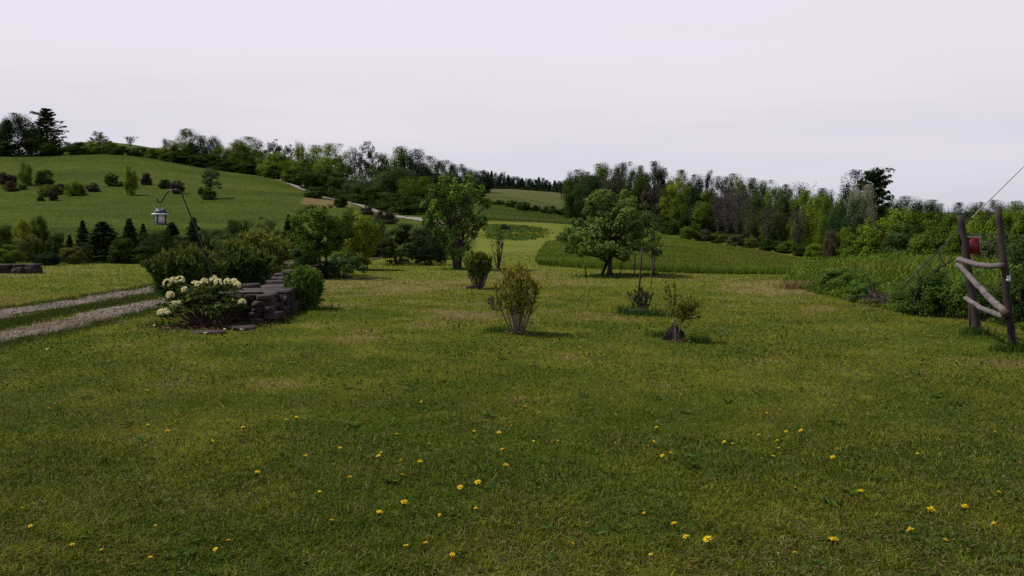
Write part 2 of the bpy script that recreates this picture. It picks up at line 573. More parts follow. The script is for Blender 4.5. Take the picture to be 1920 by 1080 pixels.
def stem_shrub(seed, n=26, ratio=.85, lo=.38, per=26, leaf=.07, twigs=4, tipcol=(2.1, 1.05, .9), base_r=.06, r=.010, sway=.06, up=1.0, fan=1.0):
    """upright shrub: bare-legged stems fanning out of the ground, leafy above"""
    rg = np.random.default_rng(seed)
    wb, lb = MB(), MB()
    for k in range(n):
        a = 6.283 * k / n * 2.618 + rg.normal(0, .2)
        q = math.sqrt((k + .5) / n)
        H = (1 - .28 * q * q) * rg.uniform(.84, 1.0)
        e = np.array([math.cos(a) * q * ratio / 2, math.sin(a) * q * ratio / 2, H])
        b = np.array([math.cos(a) * base_r * q, math.sin(a) * base_r * q, -.02])
        out = np.array([math.cos(a), math.sin(a), 0]) * q * ratio * .10 * fan
        bp = bezier(b, e, out + rg.normal(0, sway * .3, 3), 7)
        wb.add(*tube(bp, np.linspace(r * rg.uniform(.8, 1.2), r * .3, 7), 5, False))
        ends = [bp]
        for j in range(twigs):
            i = rg.integers(2, 6)
            q0 = bp[i]
            t_ = q0 + np.array([rg.normal(0, .07), rg.normal(0, .07), rg.uniform(.08, .2) * up])
            t_[2] = min(t_[2], 1.0)
            tp = bezier(q0, t_, rg.normal(0, .008, 3), 4)
            wb.add(*tube(tp, np.linspace(r * .5, r * .22, 4), 4, False))
            ends.append(tp)
        for e_ in ends:
            m = per if e_ is bp else per // 2
            t = rg.uniform(0, 1, m) ** .7
            i = np.minimum((t * (len(e_) - 1)).astype(int), len(e_) - 2)
            p = e_[i] + (e_[i + 1] - e_[i]) * (t * (len(e_) - 1) - i)[:, None]
            ok = p[:, 2] > lo * rg.uniform(.75, 1.15, m)
            p, t = p[ok], t[ok]
            if not len(p):
                continue
            tt = tints(rg, len(p), None, .3, .15)
            tipm = (sstep(.72, 1, t) * sstep(.5, .8, p[:, 2]))[:, None]
            tt = tt * (1 - tipm + tipm * np.array(tipcol))
            d = norm(np.gradient(e_, axis=0))[i[ok]] + rg.normal(0, .55, (len(p), 3))
            lb.add(*leaves(rg, p + d * leaf * .4, leaf, tt, .42, .1, tdir=d))
    return wb, lb


PROTO = {}


def proto(kind, builder, n, seed, **kw):
    PROTO[kind] = []
    for k in range(n):
        wb, lb = builder(seed + k, **kw)
        V = np.concatenate(lb.v)
        w = 2 * np.percentile(np.abs(V[:, :2]).max(1), 99)
        wm = wb.mesh('trunk', M_BARK, True) if wb is not None and wb.n else None
        PROTO[kind].append((wm, lb.mesh('crown', M_LEAF), w))


proto('broad', crown_tree, 6, 100, shape='edge', cb=.02, ratio=1.0, flat=.95, nc=110, nl=30000, leaf=.0225, topq=99.5, core=.6, cr=.135, hollow=.8, lobes=.10, cvar=.24, nbranch=6)
proto('oval', crown_tree, 5, 120, shape='oval', cb=.0, ratio=.75, flat=1.0, nc=90, nl=25000, leaf=.0215, topq=99.5, core=.6, cr=.12, hollow=.7, lobes=.10, cvar=.24, nbranch=6)
proto('slim', crown_tree, 5, 140, shape='column', cb=.06, ratio=.48, flat=1.0, nc=70, nl=18000, leaf=.0185, topq=99.5, core=.6, cr=.095, hollow=.4, lobes=.12, cvar=.25, nbranch=6)
proto('airy', crown_tree, 4, 160, shape='oval', cb=.30, ratio=.6, nc=60, nl=5200, leaf=.023, cr=.075, nbranch=24, trunk_r=.012, lobes=.4)
proto('bush', crown_tree, 6, 180, shape='dome', cb=.02, ratio=1.0, nc=95, nl=10000, leaf=.043, cr=.15, nbranch=8, trunk_r=.02, stems=4, lobes=.22, hollow=.7, cvar=.3)
proto('lowbush', crown_tree, 4, 200, shape='dome', cb=.02, ratio=1.7, nc=90, nl=9000, leaf=.062, cr=.2, nbranch=8, trunk_r=.02, stems=4, lobes=.3, hollow=.6)
proto('pine', conifer, 3, 220, ratio=.66, whorls=14, limbs=7, nl=11000, leaf=.045, cb=.06, irregular=.34, droop=-.26, pw=.55, pad=.10, gap=.0, blunt=.24)
proto('bigpine', conifer, 1, 231, ratio=.62, whorls=15, limbs=8, nl=12000, leaf=.045, cb=.06, irregular=.30, droop=-.30, pw=.5, pad=.09, gap=.0, blunt=.62)
proto('spruce', conifer, 5, 240, ratio=.62, whorls=20, limbs=9, nl=9000, leaf=.055, cb=.02, irregular=.30, droop=.08, pw=.78, pad=.12, blunt=.03)
proto('bare', twig_tree, 5, 260, ratio=.42, n1=34, n2=14, nl=900, leaf=.022)
proto('wispy', twig_tree, 2, 280, ratio=.6, n1=18, n2=7, nl=800, leaf=.035, cb=.45)


def place(kind, px, top, w, color, label, base=None, Y=None, group=None, name=None, cat=None, v=None, sink=.0, bark=(.05, .04, .035), rz=None, loc=None):
    if loc is None:
        p = gp(px, base) if base is not None else onground(px, Y)
        if p is None:
            p = onground(px, Y or 250)
    else:
        p = np.array(loc)
    Y = p[1]
    H = EYE + ray(px, top)[1] * Y - p[2]
    W = w / F * Y
    wm, cm, pw = PROTO[kind][(len(bpy.data.objects) if v is None else v) % len(PROTO[kind])]
    name = name or {'broad': 'deciduous_tree', 'oval': 'deciduous_tree', 'slim': 'deciduous_tree', 'airy': 'deciduous_tree', 'bush': 'bush', 'lowbush': 'bush',
                    'pine': 'pine_tree', 'bigpine': 'pine_tree', 'spruce': 'spruce_tree', 'bare': 'bare_tree', 'wispy': 'young_tree'}[kind]
    cat = cat or ('bush' if 'bush' in name else 'tree')
    o = thing(name, label, cat, (p[0], p[1], p[2] - sink), group, rng.uniform(0, 6.28) if rz is None else rz)
    o.scale = (W / pw, W / pw, H)
    if wm:
        link('stems' if cat == 'bush' else 'trunk', wm, o, bark)
    link('foliage' if cat == 'bush' else 'crown', cm, o, color)
    return o


# ------------------------------------------------------------------ ground colour zones
def pip(x, y, poly):
    poly = np.asarray(poly)
    x, y = np.asarray(x), np.asarray(y)
    inside = np.zeros(x.shape, bool)
    j = len(poly) - 1
    for i in range(len(poly)):
        xi, yi, xj, yj = *poly[i], *poly[j]
        if yi != yj:
            c = ((yi > y) != (yj > y)) & (x < (xj - xi) * (y - yi) / (yj - yi) + xi)
            inside ^= c
        j = i
    return inside


def gpoly(pts):
    return [gp(*p)[:2] for p in pts]


MEADOW = gpoly([(1003, 489), (1010, 497), (1100, 503.5), (1250, 511), (1400, 514), (1535, 514)]) + \
    [onground(1640, 30)[:2], onground(1700, 60)[:2], onground(1560, 95)[:2]] + \
    gpoly([(1500, 483), (1430, 470), (1350, 458), (1290, 449), (1240, 438)]) + [onground(1150, 130)[:2], onground(1085, 92)[:2]] + gpoly([(1024, 453), (1010, 470)])
BED = gpoly([(915, 446), (940, 450), (980, 451), (1010, 446), (1026, 439), (1020, 432), (1000, 427), (970, 424), (940, 423), (915, 424)])
WEEDS = gpoly([(1465, 533), (1520, 548), (1580, 561), (1640, 576), (1700, 588), (1790, 598), (1840, 600), (1925, 622), (2060, 650)]) + \
    [onground(2250, 18)[:2], onground(2150, 31)[:2], onground(1700, 32)[:2]] + gpoly([(1560, 508), (1500, 517)])
SOIL = gpoly([(560, 376), (600, 370), (650, 377), (665, 386), (620, 390), (570, 386)])

DRIVE_A = [(-9.6, 3), (-8.95, 10), (-8.8, 15.3), (-8.5, 20.8), (-8.3, 27), (-8.4, 34), (-7.2, 42)]
DRIVE_B = [(-7.9, 3), (-7.45, 9), (-7.1, 13), (-6.95, 17.5), (-6.7, 25), (-6.8, 33), (-5.8, 42)]


def curve_x(path, y):
    p = np.array(path)
    return pchip(p[:, 1], p[:, 0], y)


def rut_mask(x, y):
    ok = (y > 3) & (y < 40)
    a = np.abs(x - curve_x(DRIVE_A, y))
    b = np.abs(x - curve_x(DRIVE_B, y))
    return ok & ((a < .42) | (b < .47))


G_LUSH, G_OLIVE, STRAW = np.array([.062, .085, .0085]), np.array([.104, .112, .0120]), np.array([.175, .138, .058])
G_MEAD, G_HILL, G_FAR = np.array([.070, .098, .010]), np.array([.044, .064, .0075]), np.array([.070, .080, .022])
G_PATH = np.array([.108, .126, .015])


def lawn_col(x, y):
    n1, n2, n3 = fbm(x * .33, y * .33, 31), fbm(x * 1.4, y * 1.4, 37), fbm(x * .11, y * .11, 41)
    k = .5 + 1.25 * (n1 * .40 + n2 * .40 + n3 * .2 - .5)
    k = k + .08 * sstep(6, 24, y) + .02
    c = G_LUSH + (G_OLIVE - G_LUSH) * sstep(.38, .58, k)[..., None]
    c = c + (STRAW - c) * (.85 * sstep(.58, .74, k))[..., None]
    c = c + (G_PATH - c) * (.8 * sstep(14, 36, y))[..., None]
    return c


def zone_col(x, y):
    x, y = np.asarray(x, float), np.asarray(y, float)
    u = x / np.maximum(y, 1)
    px = 960 + u * F
    c = lawn_col(x, y)
    n = fbm(x * .05, y * .09, 51)
    n2 = fbm(x * .4, y * .4, 57)
    hill = G_HILL * (.45 + .75 * n + .5 * fbm(x * .02, y * .12, 53))[..., None]
    hill = hill + (np.array([.074, .074, .014]) - hill) * (.75 * sstep(.5, .75, n2 * .5 + n * .5))[..., None]
    mh = (sstep(36, 44, y) * (1 - sstep(880, 900, px)))[..., None]
    c = c * (1 - mh) + hill * mh
    mead = G_MEAD * (.7 + .6 * n2)[..., None]
    mead = mead + (np.array([.10, .062, .028]) - mead) * (.6 * sstep(.52, .72, fbm(x * .12, y * .12, 61)))[..., None]
    mm = pip(x, y, MEADOW)[..., None]
    c = np.where(mm, mead, c)
    mu = (sstep(112, 116, y) * sstep(880, 900, px))[..., None]
    c = c * (1 - mu) + (hill * .85) * mu
    bf = (sstep(225, 250, y) * sstep(860, 900, px) * (1 - sstep(430, 470, y)))[..., None]
    brown = G_FAR + (np.array([.105, .082, .050]) - G_FAR) * sstep(330, 390, y)[..., None]
    c = c * (1 - bf) + brown * bf
    st = (.80 + .40 * fbm(x * .25 + y * .05, y * .9, 67))[..., None]
    mp_ = (sstep(28, 40, y) * (1 - sstep(108, 116, y)) * sstep(850, 900, px))[..., None] * (1 - mm)
    c = c * (1 - mp_) + c * st * mp_
    c = np.where(pip(x + 2.2 * (n2 - .5), y + 5 * (fbm(x * .3, y * .3, 68) - .5), BED)[..., None], G_MEAD * 1.1, c)
    c = np.where(pip(x, y, WEEDS)[..., None], G_LUSH * .7, c)
    soil = pip(x + 3 * (n2 - .5), y, SOIL)[..., None]
    c = np.where(soil, np.array([.13, .095, .042]) * (.8 + .5 * n2)[..., None], c)
    return c


# ------------------------------------------------------------------ ground sheet
def ground():
    az = np.concatenate([np.linspace(-math.pi, -.70, 40)[:-1], np.linspace(-.70, .70, 420), np.linspace(.70, math.pi, 40)[1:]])
    r = np.concatenate([[.01], np.exp(np.linspace(math.log(.8), math.log(1280), 330))])
    A, R = np.meshgrid(az, r, indexing='ij')
    X, Y = R * np.sin(A), R * np.cos(A)
    Z = zf(X, Y)
    V = np.stack([X, Y, Z], -1).reshape(-1, 3)
    T = zone_col(X.ravel(), Y.ravel())
    na, nr = len(az), len(r)
    i, j = np.meshgrid(np.arange(na - 1), np.arange(nr - 1), indexing='ij')
    Q = np.stack([i * nr + j, i * nr + j + 1, (i + 1) * nr + j + 1, (i + 1) * nr + j], -1).reshape(-1, 4)
    o = MB().add(V, Q[:, ::-1], T).obj('ground', M_GROUND, smooth=True)
    tag(o, 'mown lawn running into rolling hay meadows and a green hillside', kind='structure')


ground()


def strip(name, path, hw, lift, label, cross=9, ds=.25, col=(.25, .21, .19), jit=.15, ragged=False):
    mb = MB()
    for pth, w in zip(path, hw):
        p = np.array(pth)
        ys = np.arange(p[0, 1], p[-1, 1], ds) if abs(p[-1, 1] - p[0, 1]) > 1 else None
        xs = pchip(p[:, 1], p[:, 0], ys)
        n = len(ys)
        tx = np.gradient(xs) / ds
        nx, ny = 1 / np.hypot(1, tx), -tx / np.hypot(1, tx)
        wl = w * (1 + jit * 2 * (fbm(ys * 1.3, ys * 0 + 5, 71) - .5) + jit * (fbm(ys * 5, ys * 0 + 5, 72) - .5))
        wr = w * (1 + jit * 2 * (fbm(ys * 1.3, ys * 0 + 9, 73) - .5) + jit * (fbm(ys * 5, ys * 0 + 9, 74) - .5))
        t = np.linspace(-1, 1, cross)
        off = np.where(t[None, :] < 0, t[None, :] * wl[:, None], t[None, :] * wr[:, None])
        X, Yv = xs[:, None] + nx[:, None] * off, ys[:, None] + ny[:, None] * off
        Z = zf(X, Yv) + lift - .03 * np.abs(t[None, :]) ** 6
        V = np.stack([X, Yv, Z], -1).reshape(-1, 3)
        i, j = np.meshgrid(np.arange(n - 1), np.arange(cross - 1), indexing='ij')
        Q = np.stack([i * cross + j, i * cross + j + 1, (i + 1) * cross + j + 1, (i + 1) * cross + j], -1).reshape(-1, 4)
        b = .45 + 1.0 * fbm(X.ravel() * 2.2, Yv.ravel() * 2.2, 77)
        if ragged:
            q0 = V[Q].mean(1)
            tq = np.abs(np.broadcast_to((t[:-1] + t[1:]) / 2, (n - 1, cross - 1)).ravel())
            keep = fbm(q0[:, 0] * 2.6, q0[:, 1] * 2.0, 75) > .10 + .62 * sstep(.35, 1.05, tq)
            Q = Q[keep]
            dirt = sstep(.45, .62, fbm(X.ravel() * .9, Yv.ravel() * .7, 79))[:, None]
            cl_ = np.array(col)[None] * 1.1 * (1 - dirt) + np.array([.135, .098, .066])[None] * dirt
        else:
            cl_ = np.array(col)[None]
        mb.add(V, Q, cl_ * b[:, None])
        if ragged:
            rg = np.random.default_rng(n)
            m = 5200
            yy = 1 / rg.uniform(1 / 38, 1 / 8, m)
            xx = pchip(p[:, 1], p[:, 0], yy) + rg.normal(0, w * .55, m)
            zz = zf(xx, yy) + lift + .008
            mb.add(*leaves(rg, np.stack([xx, yy, zz], 1), np.maximum(.022, .0020 * yy), np.array([[.20, .165, .138]]) * rg.uniform(.5, 1.35, (m, 1)), .8, 1.2))
    o = mb.obj(name, M_GRAVEL, smooth=True)
    tag(o, label, kind='structure')
    return o


strip('driveway', [DRIVE_A, DRIVE_B], [.56, .54], .018, 'two gravel wheel ruts of the farm driveway with a grass strip between', col=(.160, .132, .110), jit=.40, ragged=True, cross=23, ds=.10)
ROADPT = [(524, 230), (545, 223), (575, 208), (640, 184), (690, 163), (742, 143), (800, 112), (850, 92)]
_rp = sorted([(onground(a, b)[0], b) for a, b in ROADPT], key=lambda q: q[1])
strip('road', [_rp], [1.25], .10, 'pale gravel farm road climbing along the foot of the left hill trees', cross=7, ds=1.0, col=(.24, .21, .19), jit=.1)


# ------------------------------------------------------------------ grass
def blades(rg, X, Y, h, w, col, lean=.55, five=True):
    n = len(X)
    Z = zf(X, Y)
    a = rg.uniform(0, 6.283, n)
    la = rg.uniform(0, 6.283, n)
    ln = h * lean * rg.uniform(.2, 1.3, n)
    d = np.stack([np.cos(a), np.sin(a), np.zeros(n)], 1) * (w / 2)[:, None]
    l = np.stack([np.cos(la) * ln, np.sin(la) * ln, np.zeros(n)], 1)
    B = np.stack([X, Y, Z - .005], 1)
    up = np.array([0, 0, 1.0])
    tipz = np.maximum(h * (1 - .25 * lean), .004)
    tip = B + l + up * tipz[:, None]
    if not five:
        V = np.stack([B - d, B + d, tip], 1)
        f = np.arange(3 * n).reshape(n, 3)
        return V.reshape(-1, 3), [f], np.repeat(col, 3, 0)
    mid = B + l * .35 + up * (h * .6)[:, None]
    V = np.stack([B - d, B + d, mid + d * .8, mid - d * .8, tip], 1).reshape(-1, 3)
    k = np.arange(n) * 5
    q = np.stack([k, k + 1, k + 2, k + 3], 1)
    t = np.stack([k + 3, k + 2, k + 4], 1)
    return V, [q, t], np.repeat(col, 5, 0)


def grass_col(rg, base, var=.3, straw=.12):
    n = len(base)
    b = rg.uniform(1 - var, 1 + var, (n, 1))
    y = rg.normal(0, .12, (n, 1))
    c = base * b * np.concatenate([1 + y, np.ones((n, 1)), 1 - .5 * y], 1)
    s = rg.uniform(size=n) < straw
    c[s] = STRAW * rg.uniform(.6, 1.5, (s.sum(), 1))
    return c


def lawn_grass():
    rg = np.random.default_rng(55)
    mb = MB()
    for n, y0, y1, five in ((420000, 2.6, 6.5, True), (270000, 6.5, 14, False), (240000, 14, 46, False)):
        Y = 1 / rg.uniform(1 / y1, 1 / y0, n)
        X = Y * rg.uniform(-.78, .78, n)
        ok = ~rut_mask(X + rg.normal(0, .05, n), Y) & ~pip(X, Y, MEADOW) & ~((Y > 36) & (X < -.05 * Y))
        X, Y = X[ok], Y[ok]
        base = lawn_col(X, Y)
        tuft = fbm(X * 2.2, Y * 2.2, 91)
        fine = vnoise(X * 9, Y * 9, 103) * .6 + vnoise(X * 21, Y * 21, 104) * .4
        base = base * (.62 + .78 * fine)[:, None]
        h = (.55 + .9 * fine) * (.020 + .042 * tuft) * rg.uniform(.5, 1.25, len(X)) * (1 + .015 * Y)
        w = np.maximum(.0050, .0009 * Y) * rg.uniform(.7, 1.3, len(X))
        mb.add(*blades(rg, X, Y, h, w, grass_col(rg, base * 1.2, .42, .14), 1.15, five))
    n = 110000                                   # clover and small broad leaves in patches
    Y = 1 / rg.uniform(1 / 14, 1 / 2.6, n)
    X = Y * rg.uniform(-.78, .78, n)
    m = fbm(X * .8, Y * .8, 95) * .6 + fbm(X * 2.6, Y * 2.6, 97) * .4
    k = m > rg.uniform(.47, .60, n)
    X, Y = X[k], Y[k]
    c = np.array([.036, .066, .012]) * rg.uniform(.5, 1.5, (len(X), 1)) * np.stack([rg.uniform(.8, 1.3, len(X)), np.ones(len(X)), np.ones(len(X))], 1)
    Z = zf(X, Y) + rg.uniform(.012, .038, len(X))
    mb.add(*leaves(rg, np.stack([X, Y, Z], 1), np.maximum(.013, .0026 * Y), c, .8, .8))
    n = 170                                      # flat rosettes of broad-leaved weeds
    Yr = 1 / rg.uniform(1 / 11, 1 / 2.8, n)
    Xr = Yr * rg.uniform(-.75, .75, n)
    for xr, yr in zip(Xr, Yr):
        m = rg.integers(6, 11)
        a = np.arange(m) * 6.283 / m + rg.uniform(0, 6)
        L_ = rg.uniform(.035, .075)
        d = np.stack([np.cos(a), np.sin(a), rg.uniform(.1, .45, m)], 1)
        C = np.stack([np.full(m, xr), np.full(m, yr), np.full(m, float(zf(xr, yr)) + .018)], 1) + d * L_ * .5
        c = np.array([.045, .080, .012]) * rg.uniform(.6, 1.5, (m, 1))
        mb.add(*leaves(rg, C, L_, c, .34, 1.2, tdir=d))
    n = 60000                                    # dry clippings lying on the turf
    Y = 1 / rg.uniform(1 / 20, 1 / 2.6, n)
    X = Y * rg.uniform(-.78, .78, n)
    m = fbm(X * 1.1, Y * 1.6, 98) * .55 + fbm(X * .3, Y * .3, 99) * .45
    k = (m > rg.uniform(.42, .62, n)) & ~rut_mask(X, Y)
    X, Y = X[k], Y[k]
    c = np.array([.20, .150, .075]) * rg.uniform(.45, 1.4, (len(X), 1))
    Z = zf(X, Y) + rg.uniform(.010, .036, len(X))
    mb.add(*leaves(rg, np.stack([X, Y, Z], 1), np.maximum(.030, .0055 * Y), c, .13, .5))
    o = mb.obj('lawn_grass', M_GRASS)
    tag(o, 'short mown lawn grass with straw coloured patches', 'grass', kind='stuff')


lawn_grass()


def sample_poly(rg, poly, n, invd=True):
    p = np.array(poly)
    lo, hi = p.min(0), p.max(0)
    X, Y = [], []
    tot = 0
    while tot < n:
        if invd:
            y = 1 / rg.uniform(1 / hi[1], 1 / max(lo[1], 3), n)
            umax, umin = (hi[0] / lo[1], lo[0] / hi[1])
            x = y * rg.uniform((p[:, 0] / p[:, 1]).min(), (p[:, 0] / p[:, 1]).max(), n)
        else:
            x, y = rg.uniform(lo[0], hi[0], n), rg.uniform(lo[1], hi[1], n)
        k = pip(x, y, poly)
        X.append(x[k])
        Y.append(y[k])
        tot += k.sum()
        if k.sum() == 0:
            break
    return np.concatenate(X)[:n], np.concatenate(Y)[:n]


MF = np.array(gpoly([(1003, 489), (1010, 497), (1100, 503.5), (1250, 511), (1400, 514), (1535, 514)]))


def meadow_grass():
    rg = np.random.default_rng(56)
    X, Y = sample_poly(rg, MEADOW, 230000)
    base = np.array([.070, .094, .012]) * 1.8 * (.65 + .7 * fbm(X * .4, Y * .4, 57))[:, None]
    red = sstep(.5, .68, fbm(X * .12, Y * .12, 61))
    front = np.interp(X, MF[:, 0], MF[:, 1])
    seed = rg.uniform(size=len(X)) < .30 * red * sstep(4, 12, Y - front)
    c = grass_col(rg, base, .3, .05)
    c[seed] = np.array([.13, .075, .035]) * rg.uniform(.6, 1.3, (seed.sum(), 1))
    c = c * (1 - .12 * (1 - sstep(0, 3, Y - front)))[:, None] * np.where((Y - front < 3)[:, None], [[.88, 1.0, .85]], 1.0)
    h = (.03 + .10 * fbm(X * .7, Y * .7, 63) + .19 * (1 - sstep(0, 4, Y - front))) * rg.uniform(.6, 1.2, len(X))
    w = np.maximum(.008, .0009 * Y)
    o = MB().add(*blades(rg, X, Y, h, w, c, .45, False)).obj('meadow_grass', M_GRASS)
    tag(o, 'tall unmown hay grass with a dark cut edge right of the mown path', 'grass', kind='stuff')


meadow_grass()


def hill_grass():
    rg = np.random.default_rng(57)
    n = 260000
    Y = np.exp(rg.uniform(math.log(38), math.log(290), n))
    u = rg.uniform(-.8, .10, n)
    X = u * Y
    px = 960 + u * F
    ok = ((px < 880) | (Y > 113)) & ~pip(X, Y, SOIL)
    X, Y = X[ok], Y[ok]
    rx = pchip([p[1] for p in _rp], [p[0] for p in _rp], Y)
    ok = ~((np.abs(X - rx) < 3.2) & (Y > 85) & (Y < 245))
    X, Y = X[ok], Y[ok]
    c = grass_col(rg, zone_col(X, Y) * 1.15, .16, .03)
    h = rg.uniform(.02, .09, len(X)) * (.6 + .004 * Y)
    w = .0008 * Y
    o = MB().add(*blades(rg, X, Y, h, w, c, .5, False)).obj('hill_grass', M_GRASS)
    tag(o, 'long pasture grass covering the left hillside', 'grass', kind='stuff')


hill_grass()


def weeds():
    rg = np.random.default_rng(58)
    mb = MB()
    X, Y = sample_poly(rg, WEEDS, 60000)
    pw = np.array(WEEDS)[:9][::-1]
    dpt = np.clip((X - np.interp(Y, pw[:, 1], pw[:, 0])) / 2.2, 0, 1)
    base = np.array([.128, .172, .022]) * (.6 + .8 * fbm(X * .8, Y * .8, 81))[:, None]
    h = (.10 + .34 * dpt ** .7) * rg.uniform(.5, 1.2, len(X)) * (.6 + .8 * fbm(X * .9, Y * .9, 83))
    mb.add(*blades(rg, X, Y, h, np.maximum(.010, .0010 * Y), grass_col(rg, base, .3, .08), .5, True))
    # broad-leaved weeds
    n = 80000
    X, Y = sample_poly(rg, WEEDS, n)
    n = len(X)
    dpt = np.clip((X - np.interp(Y, pw[:, 1], pw[:, 0])) / 1.8, 0, 1)
    m = fbm(X * .7, Y * .7, 85)
    k = m > .34
    X, Y, dpt, m = X[k], Y[k], dpt[k], m[k]
    z = zf(X, Y) + (.06 + .52 * dpt * sstep(.30, .60, m)) * rg.uniform(.2, 1.0, len(X))
    t = tints(rg, len(X), .7 + .6 * vnoise(X * 1.5, Y * 1.5, 87), .25, .12) * np.array([.100, .160, .020])
    mb.add(*leaves(rg, np.stack([X, Y, z], 1), .055, t, .55, .5))
    o = mb.obj('weeds', M_GRASS)
    tag(o, 'rank grass and leafy weeds covering the bank behind the fence', 'weeds', kind='stuff')


weeds()


def bed_plants():
    rg = np.random.default_rng(59)
    X, Y = sample_poly(rg, BED, 6000, False)
    X, Y = X + rg.normal(0, .35, len(X)), Y + rg.normal(0, 1.2, len(X))
    c = tints(rg, len(X), None, .35) * np.array([.080, .118, .020])
    yl = (vnoise(X * .25, Y * .12, 93) > .66) & (Y < 85)
    c[yl] = np.array([.17, .17, .02]) * rg.uniform(.7, 1.2, (yl.sum(), 1))
    z = zf(X, Y) + rg.uniform(.01, .22, len(X)) * (.4 + vnoise(X * .3, Y * .3, 94))
    o = MB().add(*leaves(rg, np.stack([X, Y, z], 1), .22, c, .5, .4)).obj('ground_cover', M_GRASS)
    tag(o, 'low green and yellow plants filling the island in the mown path', 'plants', kind='stuff')


bed_plants()

# ------------------------------------------------------------------ plants and trees far to near
DK, MD, LT, YG = (.038, .060, .009), (.080, .120, .012), (.125, .175, .015), (.185, .20, .012)
BL, OL, SG, GY = (.026, .042, .012), (.090, .10, .015), (.24, .24, .15), (.085, .075, .062)
BZ, PU, TEAL = (.085, .062, .024), (.042, .036, .028), (.028, .052, .026)
GB = (.115, .10, .085)

# --- left ridge
RG = 'trees along the left ridge'
place('oval', 6, 226, 44, OL, 'olive tree cut by the left photo edge on the ridge', Y=258, group=RG, v=1)
place('broad', 46, 211, 72, BL, 'tall dark broad tree left of the ridge pine', Y=256, group=RG, v=0)
place('oval', 78, 238, 46, DK, 'dark rounded tree tucked between broad tree and ridge pine', Y=254, group=RG, v=2)
place('pine', 99, 204, 74, BL, 'ragged tall pine with open layered limbs on the ridge', Y=257, group=RG, v=0)
place('bush', 25, 262, 60, DK, 'dark thicket at the foot of the left ridge trees', Y=253, v=1)
place('bush', 108, 262, 46, DK, 'dark thicket at the foot of the ridge pine', Y=253, v=2)
place('lowbush', 150, 266, 54, DK, 'low dark hedge bush right of the ridge pine', Y=254, v=0)
place('lowbush', 182, 270, 40, MD, 'low green hedge bush left of the sparse ridge tree', Y=254, v=1)
place('airy', 195, 246, 42, MD, 'sparse young tree alone on the ridge skyline', Y=256, group=RG, v=0)
place('bush', 214, 263, 34, MD, 'green bush right of the sparse ridge tree', Y=255, v=3)
place('lowbush', 236, 273, 46, DK, 'dark low bush below the lopsided wispy tree', Y=253, v=2)
place('wispy', 253, 257, 26, (.05, .055, .03), 'lopsided wispy tree with a bare stem on the skyline', Y=255, group=RG, v=0)
place('lowbush', 272, 276, 40, DK, 'dark low bush right of the wispy ridge tree', Y=253, v=0)
place('bush', 298, 276, 40, MD, 'round green bush where the ridge hedge thickens', Y=251, v=4)
place('bare', 317, 258, 14, GY, 'thin leafless tree left of the tall ridge maple', Y=250, group=RG, v=0)
TL = 'trees behind the hill crest'
for px, top, w, c, k, Y, v, lab in [
    (333, 263, 46, LT, 'broad', 250, 1, 'light green tree at the left end of the hill crest wood'),
    (358, 241, 40, MD, 'oval', 254, 0, 'tall maple standing above the left end of the crest wood'),
    (396, 254, 44, (.04, .055, .024), 'broad', 254, 2, 'round topped greyish tree right of the tall maple'),
    (425, 272, 44, MD, 'broad', 250, 3, 'medium green tree between round topped and bright crowned trees'),
    (448, 262, 40, LT, 'oval', 249, 1, 'bright green tree left of the peaked crest tree'),
    (474, 256, 58, MD, 'broad', 249, 4, 'large peaked tree above the hill road end'),
    (518, 260, 44, (.05, .055, .035), 'airy', 258, 1, 'see-through tree behind the top of the road'),
    (545, 270, 36, (.04, .05, .03), 'airy', 255, 2, 'thin crowned tree left of the bare stems'),
    (563, 264, 12, GY, 'bare', 240, 1, 'bare grey stem poking above the crest wood'),
    (571, 268, 11, GY, 'bare', 238, 2, 'thinner bare grey stem just right of a similar stem above the crest wood'),
    (526, 284, 58, LT, 'broad', 240, 0, 'bright green tree overhanging the top of the road'),
    (590, 270, 62, LT, 'broad', 232, 2, 'left half of the biggest light green crown'),
    (632, 269, 64, LT, 'broad', 226, 3, 'biggest light green crown in the road wood'),
    (668, 278, 22, GY, 'bare', 222, 3, 'bare twiggy tree at the gap in the road wood'),
    (690, 264, 44, (.05, .062, .032), 'airy', 222, 3, 'tall feathery tree right of the gap in the wood'),
    (712, 285, 44, MD, 'airy', 222, 0, 'feathery tree with visible limbs beside the tall one'),
    (742, 274, 58, MD, 'oval', 225, 2, 'spreading tree showing sky between its limbs'),
    (775, 278, 58, (.032, .05, .018), 'broad', 230, 1, 'dark flat layered tree right of the spreading tree'),
    (808, 292, 48, DK, 'broad', 240, 4, 'dark tree on the falling skyline of the road wood'),
    (835, 300, 40, TEAL, 'oval', 255, 3, 'blue green tree on the falling skyline, higher'),
    (858, 307, 36, TEAL, 'oval', 275, 0, 'blue green tree on the falling skyline, lower'),
    (880, 314, 34, TEAL, 'broad', 300, 1, 'blue green tree above the upright lawn tree'),
    (905, 320, 34, TEAL, 'oval', 330, 2, 'blue green tree where the road wood meets the far belt'),
]:
    place(k, px, top, w * (1.0 if k in ('bare', 'airy') else 1.35), c, lab, Y=Y, group=TL, v=v)
UN = 'understory along the farm road'
